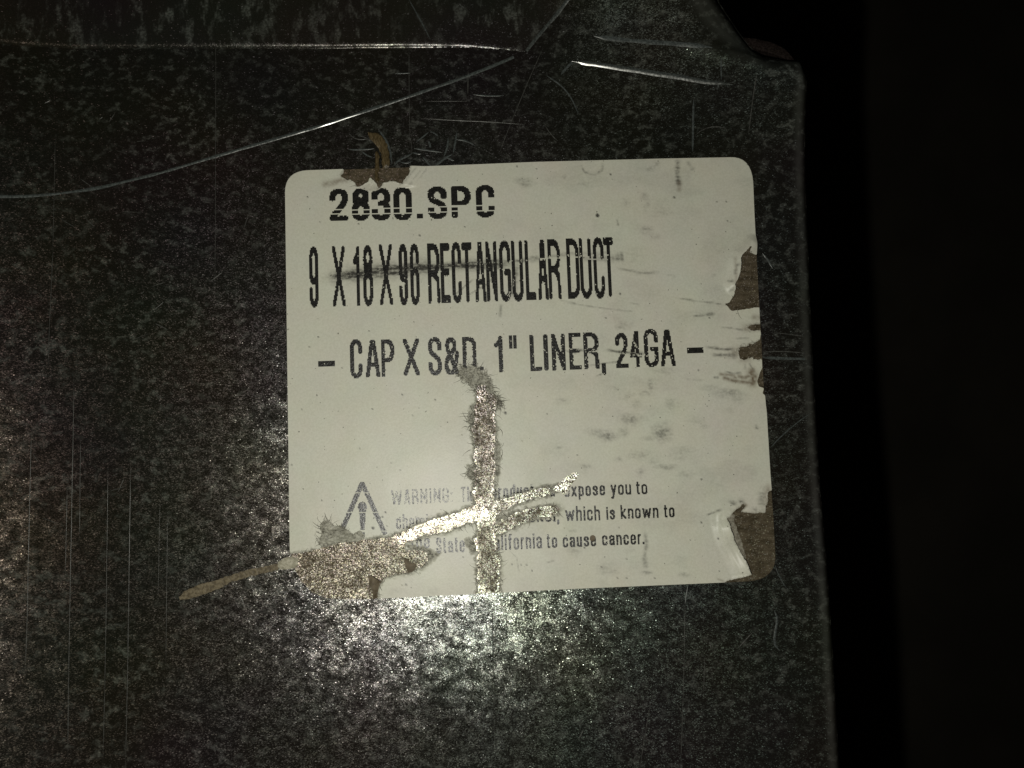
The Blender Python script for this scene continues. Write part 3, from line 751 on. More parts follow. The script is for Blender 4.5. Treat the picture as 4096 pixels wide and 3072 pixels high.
def paper_attr(x, y):
    warp = lambda s: (fbm(x / 30, y / 30, s) - 0.5)
    d = 0.10 * sstep(0.48, 0.8, fbm(x / 130, y / 90, 13)) * sstep(1500, 2500, x) * (0.4 + 0.9 * fbm(x / 20, y / 9, 14)) + 0.045 * fbm(x / 200, y / 200, 15)
    gr = fbm(x / 7, y / 7, 29, 2)
    st = fbm(x / 46, y / 6, 31, 2)
    wx = x + 26 * warp(3); wy = y + 16 * warp(5)
    for pts, hw, a in SMEARS:
        P = np.array(pts)
        m = (x > P[:, 0].min() - 60) & (x < P[:, 0].max() + 60) & (y > P[:, 1].min() - 60) & (y < P[:, 1].max() + 60)
        q, t = linedist(pts, x[m], y[m])
        k = np.exp(-(q / (hw * (0.7 + 0.6 * vn(t * 14, t * 0, 77)))) ** 2) * np.clip(np.minimum(t, 1 - t) * 6, 0.15, 1)
        d[m] = np.maximum(d[m], a * k * np.clip(0.35 + 1.35 * (st[m] if hw > 5 else gr[m]), 0, 1.2))
    for (c,), rx, ry, a in BLOBS:
        m = (np.abs(x - c[0]) < 3 * rx + 20) & (np.abs(y - c[1]) < 3 * ry + 20)
        q = ((wx[m] - c[0]) / rx) ** 2 + ((wy[m] - c[1]) / ry) ** 2
        d[m] = np.maximum(d[m], 0.82 * a * np.exp(-q * 1.0) * np.clip(0.2 + 1.5 * gr[m] * st[m] * 2, 0, 1.25))
    for (c,), r in SPOTS:
        m = (np.abs(x - c[0]) < 4 * r) & (np.abs(y - c[1]) < 4 * r)
        q = np.hypot(x[m] - c[0], y[m] - c[1])
        d[m] = np.maximum(d[m], 0.95 * sstep(r + 1.5, r - 1.5, q))
    stn = np.zeros_like(x)
    for pts, hw, a in STAINS:
        P = np.array(pts)
        m = (x > P[:, 0].min() - 60) & (x < P[:, 0].max() + 60) & (y > P[:, 1].min() - 60) & (y < P[:, 1].max() + 60)
        q, t = linedist(pts, x[m], y[m])
        stn[m] = np.maximum(stn[m], a * np.exp(-(q / hw) ** 2) * np.clip(0.3 + 1.3 * gr[m], 0, 1.1))
    # fibres laid bare beside the rips
    tr = np.zeros_like(x)
    e = tear_sd(x, y, (0, 1, 3))
    n = fbm(x / 12, y / 12, 88)
    tr = np.maximum(tr, sstep(-20 * n - 1, -2, e) * (0.35 + 0.9 * n))
    e = tear_sd(x, y, (4, 6, 7, 8))
    tr = np.maximum(tr, 0.5 * sstep(-7, -1, e))
    for k, poly in enumerate(FRINGE):
        tr = np.maximum(tr, sstep(-5, 7, bsdf(poly, x, y) + 14 * (n - 0.5)) * (0.55 + 0.7 * n))
    return {'dirt_shade': np.clip(d, 0, 1), 'stain': np.clip(stn, 0, 1), 'torn': np.clip(tr, 0, 1)}


label = thing('paper_label', 'torn white printed label reading 2830.SPC stuck on the galvanized duct face', 'label', (0, 0, 0))
sheet('paper_sheet', paper_f, np.arange(1120, 3130, 4.0), np.arange(612, 2430, 4.0), paper_z, M_PAPER, label, paper_attr, rim=0.09 * MM)


def glue_attr(x, y):
    b = np.maximum(sstep(2350, 2600, x), sstep(1100, 900, y))
    b = np.maximum(b, 0.55 * sstep(1560, 1180, x) * sstep(0.35, 0.6, fbm(x / 60, y / 60, 71)))
    b = np.maximum(b, 0.66 * sstep(-2, 16, bsdf(T_STRIP, x, y) + 46 * (fbm(x / 16, y / 34, 75) - 0.42)) * sstep(-4, -30, bsdf(T_DIAG, x, y)))
    b = np.maximum(b, 0.6 * sstep(0, 14, bsdf(T_LOBE2, x, y)))
    b = np.maximum(b, 0.62 * sstep(2090, 2240, y + 0.25 * (1700 - x)) * (x < 1780))
    # places scraped to bright zinc
    q, t = linedist(ZE((1400, 850), (1600, 745), (1850, 650)) + ZF((560, 640), (760, 600), (960, 560)), x, y)
    bare = sstep(34, 8, q + 30 * (fbm(x / 18, y / 18, 79) - 0.5)) * 0.9
    bare = np.maximum(bare, sstep(-2, 6, bsdf(T_LOBE, x, y)) * sstep(0.25, 0.5, fbm(x / 20, y / 20, 80)))
    e = bsdf(T_STRIP, x, y)
    bare = np.maximum(bare, 0.9 * sstep(13, 4, e) * (e > -8) * sstep(0.56, 0.64, fbm(x / 26, y / 22, 82)))
    bare = np.maximum(bare, 0.8 * sstep(30, 10, np.hypot(x - 1925, (y - 1575) * 0.7)) * sstep(0.3, 0.5, fbm(x / 14, y / 14, 83)))
    bare = np.maximum(bare, 0.8 * sstep(40, 12, np.hypot((x - 1945) * 0.7, (y - 2368) * 1.3)) * sstep(0.3, 0.5, fbm(x / 14, y / 14, 84)))
    return {'bare': bare, 'brown': np.clip(b + 0.30 * (fbm(x / 26, y / 26, 73) - 0.5), 0, 1)}


sheet('glue_film', lambda x, y: sdf(GLUE, x, y) + 7 * (fbm(x / 15, y / 15, 44) - 0.5) * sstep(1560, 1400, x) * sstep(2150, 2250, y),
      np.arange(1120, 3130, 7.0), np.arange(612, 2430, 7.0), lambda x, y: panel_z(x, y) + 0.03 * MM, M_GLUE, label, glue_attr, rim=0.03 * MM)

# ------------------------------------------------------------------ print
def A(cx, cy, rx, ry, a0, a1, n=9):
    t = np.radians(np.linspace(a0, a1, n))
    return [(cx + rx * math.cos(q), cy + ry * math.sin(q)) for q in t]


TOP = lambda y=.2, x0=0., x1=1.: A((x0 + x1) / 2, y, (x1 - x0) / 2, y, 180, 360)                     # left to right over the top
BOT = lambda y=.8, x0=0., x1=1., b=1.: A((x0 + x1) / 2, y, (x1 - x0) / 2, b - y, 0, 180)             # right to left under the bottom
h = .29    # top of lower-case letters
LOWO = TOP()  # placeholder


def lo(x0=0., x1=1.):  # closed bowl of a, d, o ...
    return A((x0 + x1) / 2, h + .17, (x1 - x0) / 2, .17, 180, 360) + A((x0 + x1) / 2, .83, (x1 - x0) / 2, .17, 0, 180) + [(x0, h + .17)]


G = {
    '0': [TOP() + BOT() + [(0, .2)]], 'O': [TOP() + BOT() + [(0, .2)]],
    '1': [[(.78, 0), (.78, 1)], [(.78, .04), (.55, .15), (.05, .22)]],
    '2': [[(0, .27)] + TOP() + [(1, .3), (.86, .48), (.08, .9), (0, 1), (1, 1)]],
    '3': [[(0, .25)] + TOP() + [(1, .33), (.82, .47), (.5, .47)], [(.82, .47), (1, .62)] + BOT() + [(0, .73)]],
    '4': [[(.62, 0), (0, .7), (1, .7)], [(.7, 0), (.7, 1)]],
    '6': [[(1, .25)] + TOP()[::-1] + [(0, .8)] + BOT()[::-1] + [(1, .58)] + A(.5, .58, .5, .16, 0, -180)],
    '8': [A(.5, .17, .44, .17, 0, 360, 17), [(.06, .17), (.06, .3)], [(.94, .17), (.94, .3)], A(.5, .3, .44, .17, 0, 180), A(.5, .64, .5, .17, 180, 360), [(0, .62), (0, .8)], [(1, .62), (1, .8)], BOT()],
    '9': [[(0, .75)] + BOT()[::-1] + [(1, .2)] + TOP()[::-1] + [(0, .42)] + A(.5, .42, .5, .16, 180, 0)],
    'A': [[(0, 1), (.42, 0), (.58, 0), (1, 1)], [(.2, .68), (.8, .68)]],
    'C': [[(1, .29)] + TOP()[::-1] + [(0, .8)] + BOT()[::-1] + [(1, .71)]],
    'D': [[(0, 0), (.45, 0)] + A(.45, .2, .55, .2, -90, 0, 5) + A(.45, .8, .55, .2, 0, 90, 5) + [(0, 1), (0, 0)]],
    'E': [[(1, 0), (0, 0), (0, 1), (1, 1)], [(0, .48), (.85, .48)]],
    'G': [[(1, .29)] + TOP()[::-1] + [(0, .8)] + BOT()[::-1] + [(1, .52), (.58, .52)]],
    'I': [[(.5, 0), (.5, 1)]], 'L': [[(0, 0), (0, 1), (1, 1)]],
    'N': [[(0, 1), (0, 0), (1, 1), (1, 0)]],
    'P': [[(0, 1), (0, 0), (.5, 0)] + A(.5, .28, .5, .28, -90, 90) + [(0, .56)]],
    'R': [[(0, 1), (0, 0), (.5, 0)] + A(.5, .25, .5, .25, -90, 90) + [(0, .5)], [(.5, .5), (.92, .62), (1, 1)]],
    'S': [[(1, .28)] + TOP()[::-1] + [(0, .28), (.14, .40), (.86, .58), (1, .72)] + BOT() + [(0, .72)]],
    'T': [[(0, 0), (1, 0)], [(.5, 0), (.5, 1)]], 'U': [[(0, 0), (0, .8)] + BOT()[::-1] + [(1, 0)]],
    'W': [[(0, 0), (.22, 1), (.5, .1), (.78, 1), (1, 0)]], 'X': [[(0, 0), (1, 1)], [(1, 0), (0, 1)]],
    '&': [[(1, .42), (.95, .62), (.7, .9)] + A(.42, .82, .42, .18, 40, 180) + [(0, .72), (.12, .58), (.75, .3)] + A(.45, .16, .34, .16, 20, -180) + [(.14, .28), (.95, 1)]],
    '-': [[(0, .5), (1, .5)]], '.': [[(.5, .5), (.5, .5)]], ',': [[(.6, .1), (.6, .35), (.2, 1)]], '"': [[(0.1, 0), (.1, 1)], [(.9, 0), (.9, 1)]],
    'a': [[(.05, h + .14)] + A(.5, h + .15, .5, .15, 180, 360) + [(1, 1)], [(1, .6), (.3, .6), (0, .7), (0, .88), (.3, 1), (.6, .98), (1, .85)]],
    'c': [[(1, h + .2)] + A(.5, h + .17, .5, .17, 0, -180) + A(.5, .83, .5, .17, 180, 0) + [(1, .8)]],
    'd': [lo(), [(1, 0), (1, 1)]], 'e': [[(0, .64), (1, .64), (1, h + .17)] + A(.5, h + .17, .5, .17, 0, -180) + A(.5, .83, .5, .17, 180, 0) + [(1, .82)]],
    'f': [[(.4, 1), (.4, .14), (.6, 0), (1, 0)], [(0, h), (1, h)]], 'h': [[(0, 0), (0, 1)], [(0, h + .17)] + A(.5, h + .17, .5, .17, 180, 360) + [(1, 1)]],
    'i': [[(.5, h), (.5, 1)], [(.5, .04), (.5, .06)]], 'k': [[(0, 0), (0, 1)], [(1, h), (.1, .66), (1, 1)]], 'l': [[(.5, 0), (.5, 1)]],
    'm': [[(0, h), (0, 1)], [(0, h + .15)] + A(.25, h + .15, .25, .15, 180, 360) + [(.5, 1)], [(.5, h + .15)] + A(.75, h + .15, .25, .15, 180, 360) + [(1, 1)]],
    'n': [[(0, h), (0, 1)], [(0, h + .17)] + A(.5, h + .17, .5, .17, 180, 360) + [(1, 1)]], 'o': [lo()], 'p': [lo(), [(0, h), (0, 1.3)]],
    'r': [[(0, h), (0, 1)], [(0, h + .2), (.4, h + .02), (1, h)]], 's': [[(1, h + .2), (.9, h + .06), (.5, h), (.1, h + .06), (0, h + .19), (.9, .7), (1, .82), (.9, .95), (.5, 1), (.1, .95), (0, .82)]],
    't': [[(.4, 0.04), (.4, .88), (.6, 1), (1, 1)], [(0, h), (1, h)]], 'u': [[(0, h), (0, .83)] + A(.5, .83, .5, .17, 180, 0) + [(1, h), (1, 1)]],
    'w': [[(0, h), (.22, 1), (.5, h + .1), (.78, 1), (1, h)]], 'x': [[(0, h), (1, 1)], [(1, h), (0, 1)]], 'y': [[(0, h), (.5, 1)], [(1, h), (.5, 1), (.3, 1.3), (0, 1.3)]],
    ':': [[(.5, h + .1), (.5, h + .1)], [(.5, .95), (.5, .95)]],
}
rng = np.random.default_rng(11)


def lean(x):
    return 0.013 + 0.050 * (x - 1140) / 1900


class Ink:
    """dots of thermal print gathered into one line of lettering"""

    def __init__(s):
        s.v = []; s.f = []

    def cells(s, mask, gxs, gys, mapf, drop, fade):
        ny, nx = mask.shape
        cxs = (gxs[:-1] + gxs[1:]) / 2; cys = (gys[:-1] + gys[1:]) / 2
        CX, CY = np.meshgrid(cxs, cys)
        PX, PY = mapf(CX, CY)
        keep = mask & (paper_f(PX, PY) > 5)
        for poly in FRINGE:
            keep &= bsdf(poly, PX, PY) < 4
        keep &= rng.random(mask.shape) > drop
        if fade > 0:
            keep &= (rng.random(mask.shape) > fade * 0.55) | (vn(PX / 7, PY / 9, 19) > 0.35 + 0.5 * fade)
        for sc, hw, amt in SCRAPES:
            q, _ = linedist(sc, PX, PY)
            keep &= ~((q < hw) & (rng.random(mask.shape) < amt) & (vn(PX / 22, PY / 4, 23) > 0.36))
        q, _ = linedist(SPECK, PX, PY)
        keep &= q > 9
        for i in range(ny):
            row = keep[i]; j = 0
            while j < nx:
                if row[j]:
                    k = j
                    while k < nx and row[k]: k += 1
                    n = len(s.v)
                    for gx_, gy_ in ((gxs[j], gys[i]), (gxs[j], gys[i + 1]), (gxs[k], gys[i + 1]), (gxs[k], gys[i])):
                        s.v.append(mapf(gx_, gy_))
                    s.f.append([n, n + 1, n + 2, n + 3])
                    j = k
                else:
                    j += 1

    def glyph(s, ch, x0, x1, y0, y1, tx, ty, slope, cell=(3.6, 4.2), gaps=(), drop=0.006, fade=0.0, cut=None):
        """ch in the box x0..x1, y0..y1 (photo pixels); tx, ty = stroke thickness in pixels"""
        wd, ht = x1 - x0, y1 - y0
        hx, hy = min(tx / 2 / wd, 0.5), min(ty / 2 / ht, 0.5)
        ext = 0.42 if ch in 'py' else 0.0
        gxs = np.linspace(0, 1, max(2, round(wd / cell[0])) + 1)
        gys = np.linspace(0, 1 + ext, max(2, round(ht * (1 + ext) / cell[1])) + 1)
        cx = (gxs[:-1] + gxs[1:]) / 2; cy = (gys[:-1] + gys[1:]) / 2
        X, Y = np.meshgrid(cx, cy)
        if ch in '-.':
            m = np.ones(X.shape, bool)
        else:
            m = np.zeros(X.shape, bool)
            jit = 0.10 * (rng.random(X.shape) - 0.5)
            for st in G[ch]:
                P = np.array(st, float)
                P = np.stack([hx + P[:, 0] * (1 - 2 * hx), hy + P[:, 1] * (1 - 2 * hy)], 1)
                for k in range(len(P) - 1):
                    a = P[k] / (hx, hy); b = P[k + 1] / (hx, hy); e = b - a
                    qx, qy = X / hx - a[0], Y / hy - a[1]
                    t = np.clip((qx * e[0] + qy * e[1]) / (e @ e + 1e-9), 0, 1)
                    dx, dy = np.abs(qx - t * e[0]), np.abs(qy - t * e[1])
                    m |= (dx ** 3.2 + dy ** 3.2) ** (1 / 3.2) < 1 + jit
        for g0, g1 in gaps:
            m &= ~((Y > g0) & (Y < g1))
        if cut: m &= Y < cut
        xm, ym = (x0 + x1) / 2, (y0 + y1) / 2
        ln = lean(xm)

        def mapf(gx_, gy_):
            yy = y0 + ht * gy_
            xx = x0 + wd * gx_ + ln * (yy - ym)
            return xx, yy + slope * (xx - xm)
        s.cells(m, gxs, gys, mapf, drop, fade)

    def word(s, text, a, b, asc, tx=7.6, ty=7.0, fade=0.0, drop=0.01):
        """a, b = ends of the baseline in photo pixels, asc = ascender height"""
        W = {'i': .34, 'l': .34, 't': .62, 'f': .66, 'r': .62, 'm': 1.75, 'w': 1.6, '.': .36, ',': .36, ':': .36, 'W': 1.7, 'I': .4, 'N': 1.1}
        gap = .30
        ws = [W.get(c, 1.0) for c in text]
        tot = sum(ws) + gap * (len(ws) - 1)
        k = (b[0] - a[0]) / tot
        x = a[0]; slope = (b[1] - a[1]) / (b[0] - a[0])
        for c, wd in zip(text, ws):
            x0, x1 = x, x + wd * k
            yb = a[1] + slope * ((x0 + x1) / 2 - a[0])
            if c == '.':
                s.glyph(c, x0, x1, yb - ty * 1.4, yb, tx, ty, slope, (2.4, 2.6), fade=fade, drop=drop)
            elif c == ',':
                s.glyph(c, x0, x1, yb - ty * 1.4, yb + ty * 1.6, tx, ty, slope, (2.4, 2.6), fade=fade, drop=drop)
            else:
                s.glyph(c, x0, x1, yb - asc, yb, tx if wd > .5 else min(tx, x1 - x0), ty, slope, (2.2, 2.6), fade=fade, drop=drop)
            x = x1 + gap * k

    def build(s, name, lab=None):
        V = np.array(s.v)
        wx, wy = plane(V[:, 0], V[:, 1])
        wz = paper_z(V[:, 0], V[:, 1]) + 0.022 * MM
        return link_mesh(name, np.stack([wx, wy, wz], 1), s.f, M_INK, label, smooth=False, label=lab)


SCRAPES = [(ZA((1100, 1060), (1400, 1020), (2000, 1000)) + ZB((150, 895), (330, 872), (560, 842), (860, 850)), 6, 0.18), (ZB((330, 880), (560, 850), (860, 890)), 5, 0.75), (ZB((60, 1200), (130, 1000), (150, 920)), 5, 0.5), (ZD((550, 300), (800, 310), (1240, 350)), 6, 0.55), (ZD((1000, 150), (1140, 320)), 4, 0.4), (ZA((560, 1110), (760, 1090)), 5, 0.35)]
SPECK = ZF((2125, 838), (2130, 840))

ink = Ink()
gp = ((.612, .650), (.760, .795))
for c, x0, x1, y0, y1 in [('2', 482, 648, 345, 628), ('8', 680, 838, 343, 628), ('3', 855, 1022, 338, 625), ('0', 1048, 1212, 333, 622), ('S', 1352, 1522, 325, 612), ('P', 1560, 1735, 320, 602), ('C', 1778, 1942, 311, 600)]:
    (a,), (b,) = ZA((x0, y0)), ZA((x1, y1))
    ink.glyph(c, a[0], b[0], a[1], b[1], 25, 19.5, -.0225, gaps=((.63, .665), (.775, .81)) if c in '28' else gp)
(a,), (b,) = ZA((1255, 565)), ZA((1310, 607))
ink.glyph('.', a[0], b[0], a[1], b[1], 9, 9, -.0225)
ink.build('print_line', 'bold part number 2830.SPC with two white printing gaps')

ink = Ink()
for z, rows in ((ZA, [('9', 305, 385, 855, 1397), ('X', 510, 622, 850, 1385), ('1', 693, 757, 853, 1380), ('8', 780, 868, 843, 1385), ('X', 925, 1040, 835, 1372), ('9', 1097, 1175, 832, 1375), ('6', 1197, 1278, 830, 1375), ('R', 1352, 1460, 827, 1360), ('E', 1465, 1550, 824, 1355),
                       ('C', 1565, 1650, 815, 1357), ('T', 1655, 1745, 818, 1350), ('A', 1768, 1865, 815, 1347), ('N', 1868, 1965, 810, 1341), ('G', 1987, 2086, 800, 1345)]),
                (ZB, [('U', 95, 185, 730, 1222), ('L', 203, 284, 727, 1208), ('A', 302, 385, 722, 1207), ('R', 387, 487, 718, 1202), ('D', 538, 637, 712, 1198), ('U', 642, 736, 709, 1199), ('C', 752, 838, 700, 1198), ('T', 836, 917, 703, 1183)])):
    for c, x0, x1, y0, y1 in rows:
        (a,), (b,) = z((x0, y0)), z((x1, y1))
        ink.glyph(c, a[0], b[0], a[1], b[1], 12.6, 31 if c in 'ETL' else 26, -.027, (3.4, 4.6))
ink.build('print_line', 'tall narrow line 9 X 18 X 96 RECTANGULAR DUCT under a dark swipe')

ink = Ink()
for z, rows in ((ZC, [('-', 383, 532, 318, 368), ('C', 665, 775, 128, 473), ('A', 802, 930, 132, 462), ('P', 942, 1058, 128, 458), ('X', 1135, 1278, 122, 448), ('S', 1357, 1475, 107, 447), ('&', 1498, 1628, 110, 440), ('D', 1660, 1782, 105, 436), ('.', 1815, 1847, 370, 402), ('1', 1940, 2024, 97, 420), ('"', 2062, 2145, 92, 210)]),
                (ZD, [('L', 240, 335, 180, 472), ('I', 350, 387, 176, 468), ('N', 415, 525, 172, 467), ('E', 555, 652, 164, 460), ('R', 672, 795, 160, 455), (',', 818, 852, 400, 505), ('2', 928, 1028, 165, 447), ('4', 1042, 1138, 150, 440), ('G', 1157, 1272, 133, 440), ('A', 1288, 1405, 138, 433), ('-', 1503, 1635, 282, 328)])):
    for c, x0, x1, y0, y1 in rows:
        (a,), (b,) = z((x0, y0)), z((x1, y1))
        ink.glyph(c, a[0], b[0], a[1], b[1], 15.5, 17.5, -.031, (3.4, 4.2), drop=0.012 if z is ZC else 0.03)
ink.build('print_line', 'line CAP X S&D, 1" LINER, 24GA between two dashes')


def wd(ink, z, text, x0, x1, yb0, yb1, asc, fade=0.0, z2=None, **kw):
    (a,), (b,) = z((x0, yb0)), (z2 or z)((x1, yb1))
    ink.word(text, a, b, asc / 2.765, fade=fade, **kw)


ink = Ink()
wd(ink, ZE, 'WARNING:', 1287, 1968, 470, 440, 165, 0.75)
wd(ink, ZF, 'This', 675, 895, 435, 424, 165, 0.6)
wd(ink, ZF, 'product', 1010, 1478, 402, 380, 150, 0.15)
wd(ink, ZF, 'can', 1545, 1710, 382, 376, 150, 0.2)
wd(ink, ZF, 'expose', 1815, 330, 382, 362, 150, 0.0, z2=ZG)
wd(ink, ZG, 'you', 393, 618, 360, 354, 150)
wd(ink, ZG, 'to', 675, 797, 353, 350, 148)
ink.build('print_line', 'first small warning line, faded at its left end')
ink = Ink()
wd(ink, ZE, 'chemicals', 1340, 1945, 737, 722, 165, 0.6)
wd(ink, ZF, 'nickel,', 1290, 1762, 664, 655, 160, 0.1)
wd(ink, ZF, 'which', 1828, 275, 648, 640, 165, 0.0, z2=ZG)
wd(ink, ZG, 'is', 345, 440, 634, 630, 150)
wd(ink, ZG, 'known', 503, 920, 624, 612, 155, 0.12)
wd(ink, ZG, 'to', 982, 1098, 608, 605, 145)
ink.build('print_line', 'second small warning line, ending in which is known to')
ink = Ink()
wd(ink, ZE, 'the', 1500, 1712, 955, 946, 150, 0.55)
wd(ink, ZE, 'State', 1783, 2098, 1005, 990, 175, 0.45)
wd(ink, ZF, 'California', 962, 1568, 978, 948, 175, 0.02)
wd(ink, ZF, 'to', 1622, 1737, 946, 942, 160)
wd(ink, ZF, 'cause', 1798, 2166, 940, 925, 155)
wd(ink, ZG, 'cancer.', 298, 768, 918, 903, 150)
ink.build('print_line', 'third small warning line, ending in cause cancer')

# warning triangle with an exclamation mark, its foot lost in the rip
ink = Ink()
cx = np.arange(690, 1260, 8.0); cy = np.arange(205, 840, 9.0)
X, Y = np.meshgrid((cx[:-1] + cx[1:]) / 2, (cy[:-1] + cy[1:]) / 2)
jj = 5 * (rng.random(X.shape) - 0.5)
m = np.zeros(X.shape, bool)
for a, b, hw in (((963, 232), (742, 745), 27), ((967, 232), (1212, 775), 26)):
    q, t = linedist([a, b], X, Y)
    m |= (q < hw + jj)
m &= (Y > 212)
m |= (((X - 967) / 50) ** 2 + ((Y - 492) / 58) ** 2 < 1 + jj / 60) & (Y < 545)
m |= (np.abs(X - 969 + (Y - 550) * .0) < 37 - 13 * (Y - 545) / 195 + jj * .5) & (Y > 500) & (Y < 742)
m |= (np.abs(X - 972) < 26) & (Y > 768) & (Y < 830)
for g0, g1 in ((330, 343), (545, 557), (752, 763)):
    m &= ~((Y > g0) & (Y < g1))
ink.cells(m, cx, cy, lambda gx_, gy_: (1100 + np.asarray(gx_) / 2.765, 1850 + np.asarray(gy_) / 2.765), 0.03, 0.0)
ink.build('warning_symbol')

# ------------------------------------------------------------------ loose bits of the label
on = lambda dz: (lambda x, y: panel_z(x, y) + dz)
STREAK = ZH((255, 640), (310, 580), (430, 530), (580, 490), (700, 450), (850, 400), (1000, 370), (1130, 340), (1140, 395), (1000, 428), (860, 462), (720, 502), (620, 562), (480, 612), (350, 652), (270, 662))
polysheet('glue_streak', STREAK, 4, lambda x, y: panel_z(x, y) + 0.05 * MM + 0.03 * MM * fbm(x / 12, y / 12, 3), M_STREAK, label, rough=4, rim=0.05 * MM, seed=11)


def dome(c, rx, ry, hgt, base, seed):
    return lambda x, y: panel_z(x, y) + base + hgt * np.sqrt(np.clip(1 - ((x - c[0]) / rx) ** 2 - ((y - c[1]) / ry) ** 2, 0, 1)) + 0.08 * MM * (fbm(x / 7, y / 7, seed) - 0.5)


(kc,) = ZH((1215, 335))
polysheet('pulp_knob', ZH((1130, 370), (1140, 325), (1190, 290), (1250, 278), (1300, 290), (1315, 330), (1290, 375), (1220, 390), (1160, 392)), 4, dome(kc, 46, 28, 0.5 * MM, 0.1 * MM, 8), M_KNOB, label, rough=3, rim=0.2 * MM, seed=12)

torn1 = lambda x, y: {'dirt_shade': 0.7 * sstep(0.5, 0.75, fbm(x / 13, y / 7, 4)), 'stain': 0.25 * fbm(x / 10, y / 10, 5), 'torn': np.clip(0.35 + 0.8 * (fbm(x / 11, y / 11, 6) - 0.2), 0, 1)}  # shadow pockets of the curl painted in as dark noise patches
RAG = ZE((500, 690), (530, 650), (590, 635), (630, 660), (650, 705), (720, 695), (770, 710), (800, 745), (870, 790), (930, 750), (960, 760), (990, 800), (975, 840), (900, 880), (800, 870), (700, 890), (600, 920), (520, 930), (480, 900), (490, 840), (520, 790))


def rag_z(x, y):
    s = np.clip(sdf(RAG, x, y), 0, 30) / 30
    return panel_z(x, y) + PAPER_Z + 0.15 * MM + MM * s * (0.3 + 1.5 * (fbm(x / 26, y / 15, 9) - 0.25)) + 0.25 * MM * (fbm(x / 6, y / 6, 10) - 0.5)


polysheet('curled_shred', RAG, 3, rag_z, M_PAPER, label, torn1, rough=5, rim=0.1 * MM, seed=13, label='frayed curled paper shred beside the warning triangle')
CURL = ZE((1028, 1250), (1070, 1240), (1150, 1300), (1180, 1320), (1150, 1380), (1140, 1440), (1120, 1510), (1095, 1505), (1085, 1420), (1050, 1340))


def curl_z(x, y):
    d, t = linedist(ZE((1165, 1320), (1145, 1400), (1125, 1500)), x, y)
    return panel_z(x, y) + PAPER_Z + 0.05 * MM + 0.75 * MM * np.sin(np.clip(d / 40, 0, 1) * np.pi * 0.75) + 0.1 * MM * (fbm(x / 8, y / 8, 17) - 0.5)


polysheet('curled_shred', CURL, 3, curl_z, M_CHIP, label, rough=3, rim=0.1 * MM, seed=14)
polysheet('paper_chip', ZE((1432, 1050), (1460, 1062), (1495, 1100), (1560, 1118), (1555, 1180), (1520, 1210), (1475, 1218), (1450, 1160), (1430, 1090)), 3,
          lambda x, y: panel_z(x, y) + 0.25 * MM + 0.35 * MM * sstep(1645, 1615, x), M_CHIP, label, rough=2, rim=0.12 * MM, seed=15)
polysheet('paper_chip', ZF((2098, 830), (2108, 808), (2135, 800), (2158, 815), (2160, 845), (2145, 868), (2115, 872), (2100, 855)), 3,
          lambda x, y: paper_z(x, y) + 0.06 * MM, M_CHIP, label, rim=0.08 * MM, seed=16, label='round brown speck on the word cause')
STRAND = ZW((625, 285), (690, 300), (770, 305), (850, 360), (910, 470), (945, 600), (955, 730), (950, 810), (860, 850), (840, 760), (830, 620), (790, 540), (740, 480), (680, 420), (645, 350))
polysheet('glue_strand', STRAND, 3, lambda x, y: panel_z(x, y) + 0.1 * MM + 0.35 * MM * np.sqrt(np.clip(sdf(STRAND, x, y), 0, 16) / 16) + 0.12 * MM * fbm(x / 6, y / 22, 4), M_STRAND, label, rough=4, rim=0.15 * MM, seed=17)
STRAND2 = ZW((740, 590), (775, 575), (800, 640), (805, 800), (785, 900), (800, 1000), (800, 1050), (765, 1045), (740, 980), (735, 880), (745, 720))
polysheet('glue_strand', STRAND2, 3, lambda x, y: panel_z(x, y) + 0.25 * MM + 0.5 * MM * np.sqrt(np.clip(sdf(STRAND2, x, y), 0, 8) / 8), M_STRAND, label, rough=3, rim=0.3 * MM, seed=18)
WEDGE = ZW((500, 1115), (560, 1080), (640, 1030), (672, 970), (700, 990), (760, 1060), (800, 1140), (740, 1165), (640, 1150), (560, 1140))
polysheet('lifted_flap', WEDGE, 3, lambda x, y: panel_z(x, y) + PAPER_Z + 0.1 * MM + 0.5 * MM * sstep(760, 705, y) + 0.12 * MM * (fbm(x / 9, y / 9, 41) - 0.5), M_PAPER, label,
          lambda x, y: {'dirt_shade': 0 * x + 0.05, 'stain': 0.16 * fbm(x / 9, y / 9, 42), 'torn': 0.3 * fbm(x / 8, y / 8, 43)}, rough=3, rim=0.09 * MM, seed=19, label='small lifted paper wedge above the digit 8')
FLAP2 = ZV((905, 480), (930, 440), (1000, 430), (1060, 500), (1050, 600), (1085, 700), (1130, 820), (1190, 1000), (1240, 1200), (1250, 1310), (1190, 1270), (1100, 1080), (1000, 900), (940, 700))
polysheet('lifted_flap', FLAP2, 4, lambda x, y: panel_z(x, y) + 0.07 * MM + 0.1 * MM * fbm(x / 14, y / 14, 45), M_PAPER, label,
          lambda x, y: {'dirt_shade': 0.5 + 0.35 * fbm(x / 12, y / 12, 46), 'stain': 0.35 + 0.3 * fbm(x / 15, y / 10, 47), 'torn': 0.4 + 0 * x}, rough=5, rim=0.06 * MM, seed=20, label='dingy torn underlayer below the peeled corner')

# loose fibres along the rips
fv = []; ff = []


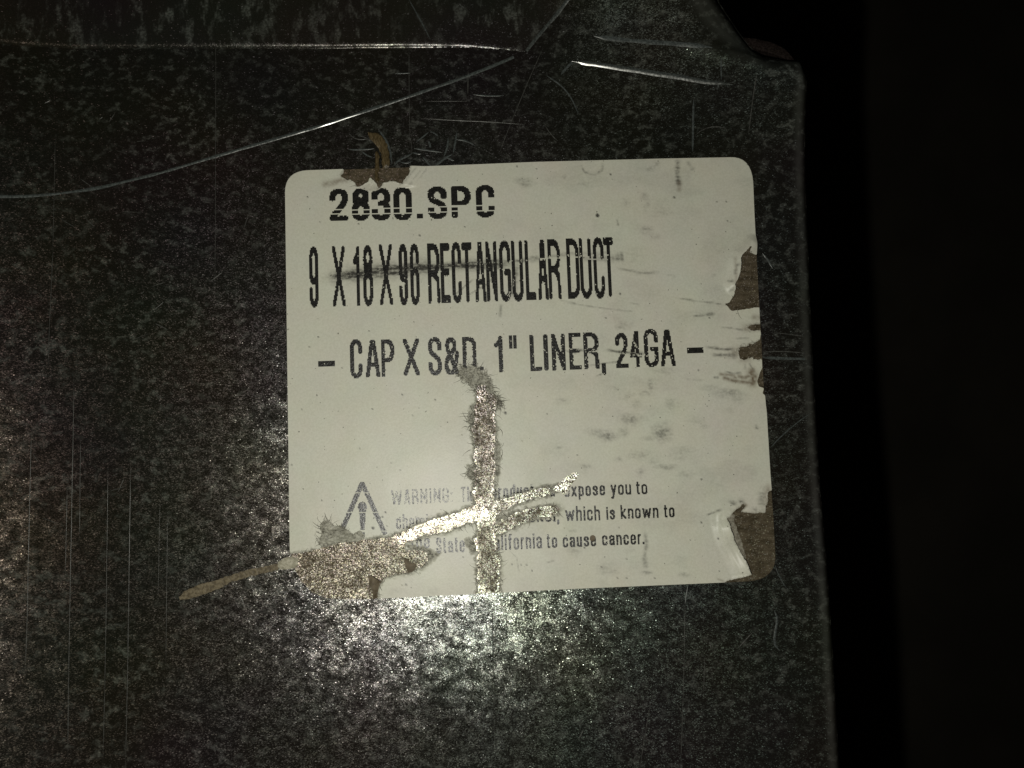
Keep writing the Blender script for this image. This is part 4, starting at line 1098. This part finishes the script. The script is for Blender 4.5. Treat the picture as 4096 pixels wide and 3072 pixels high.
def hair(x, y, a, ln, w, lift):
    n = len(fv); k = 4
    bend = random.gauss(0, 0.5)
    xs_, ys_ = [x], [y]; aa = a
    for i in range(k):
        aa += bend / k * 2
        xs_.append(xs_[-1] + ln / k * math.cos(aa)); ys_.append(ys_[-1] + ln / k * math.sin(aa))
    for i in range(k + 1):
        ww = w * (1 - 0.7 * i / k)
        px_, py_ = -math.sin(aa) * ww, math.cos(aa) * ww
        for s in (-1, 1):
            fv.append((xs_[i] + s * px_, ys_[i] + s * py_, lift * math.sin(math.pi * min(1, (i + .6) / k)) + 0.06 * MM))
    for i in range(k):
        b = n + 2 * i
        ff.append([b, b + 1, b + 3, b + 2])


for poly, cnt, out in ((T_STRIP, 240, 1), (T_DIAG, 190, 1), (T_LOBE2, 50, 1), (FRINGE[0], 190, 1), (RAG, 90, 1), (FRINGE[2], 30, 1), (FRINGE[1], 40, 1), (FRINGE[8], 30, 1), (T_TOP, 40, 1), (T_R1, 16, 1)):
    P = np.array(poly); L = np.r_[0, np.cumsum(np.hypot(*np.diff(np.vstack([P, P[:1]]), axis=0).T))]
    for _ in range(cnt):
        q = random.uniform(0, L[-1]); i = int(np.searchsorted(L, q) - 1); i = max(0, min(i, len(P) - 1))
        a_, b_ = P[i], P[(i + 1) % len(P)]; t = (q - L[i]) / max(1e-6, L[i + 1] - L[i])
        x, y = a_ + t * (b_ - a_)
        if sdf(LABEL, np.array([x]), np.array([y]))[0] < 14: continue
        ang = math.atan2(b_[1] - a_[1], b_[0] - a_[0]) + random.choice((-1, 1)) * random.uniform(0.5, 2.2)
        hair(x, y, ang, random.choice((random.uniform(8, 22), random.uniform(14, 40))), random.uniform(0.5, 1.0), random.uniform(0.05, 0.5) * MM)
for pts in (ZC((1965, 640), (2050, 630)), ZC((1970, 650), (2040, 690)), ZC((1990, 920), (2050, 955)), ZC((1700, 900), (1650, 880)), ZC((1730, 1105), (1645, 1130)), ZC((2000, 1170), (2055, 1110)), ZC((1990, 1090), (2050, 1070)), ZC((2000, 1150), (2010, 1190))):
    (xa, ya), (xb, yb) = pts
    hair(xa, ya, math.atan2(yb - ya, xb - xa), math.hypot(xb - xa, yb - ya), 1.1, 0.3 * MM)
fvn = np.array(fv)
wx, wy = plane(fvn[:, 0], fvn[:, 1])
link_mesh('paper_fibres', np.stack([wx, wy, paper_z(fvn[:, 0], fvn[:, 1]) + fvn[:, 2]], 1), ff, M_FIBRE, label, kind='stuff')
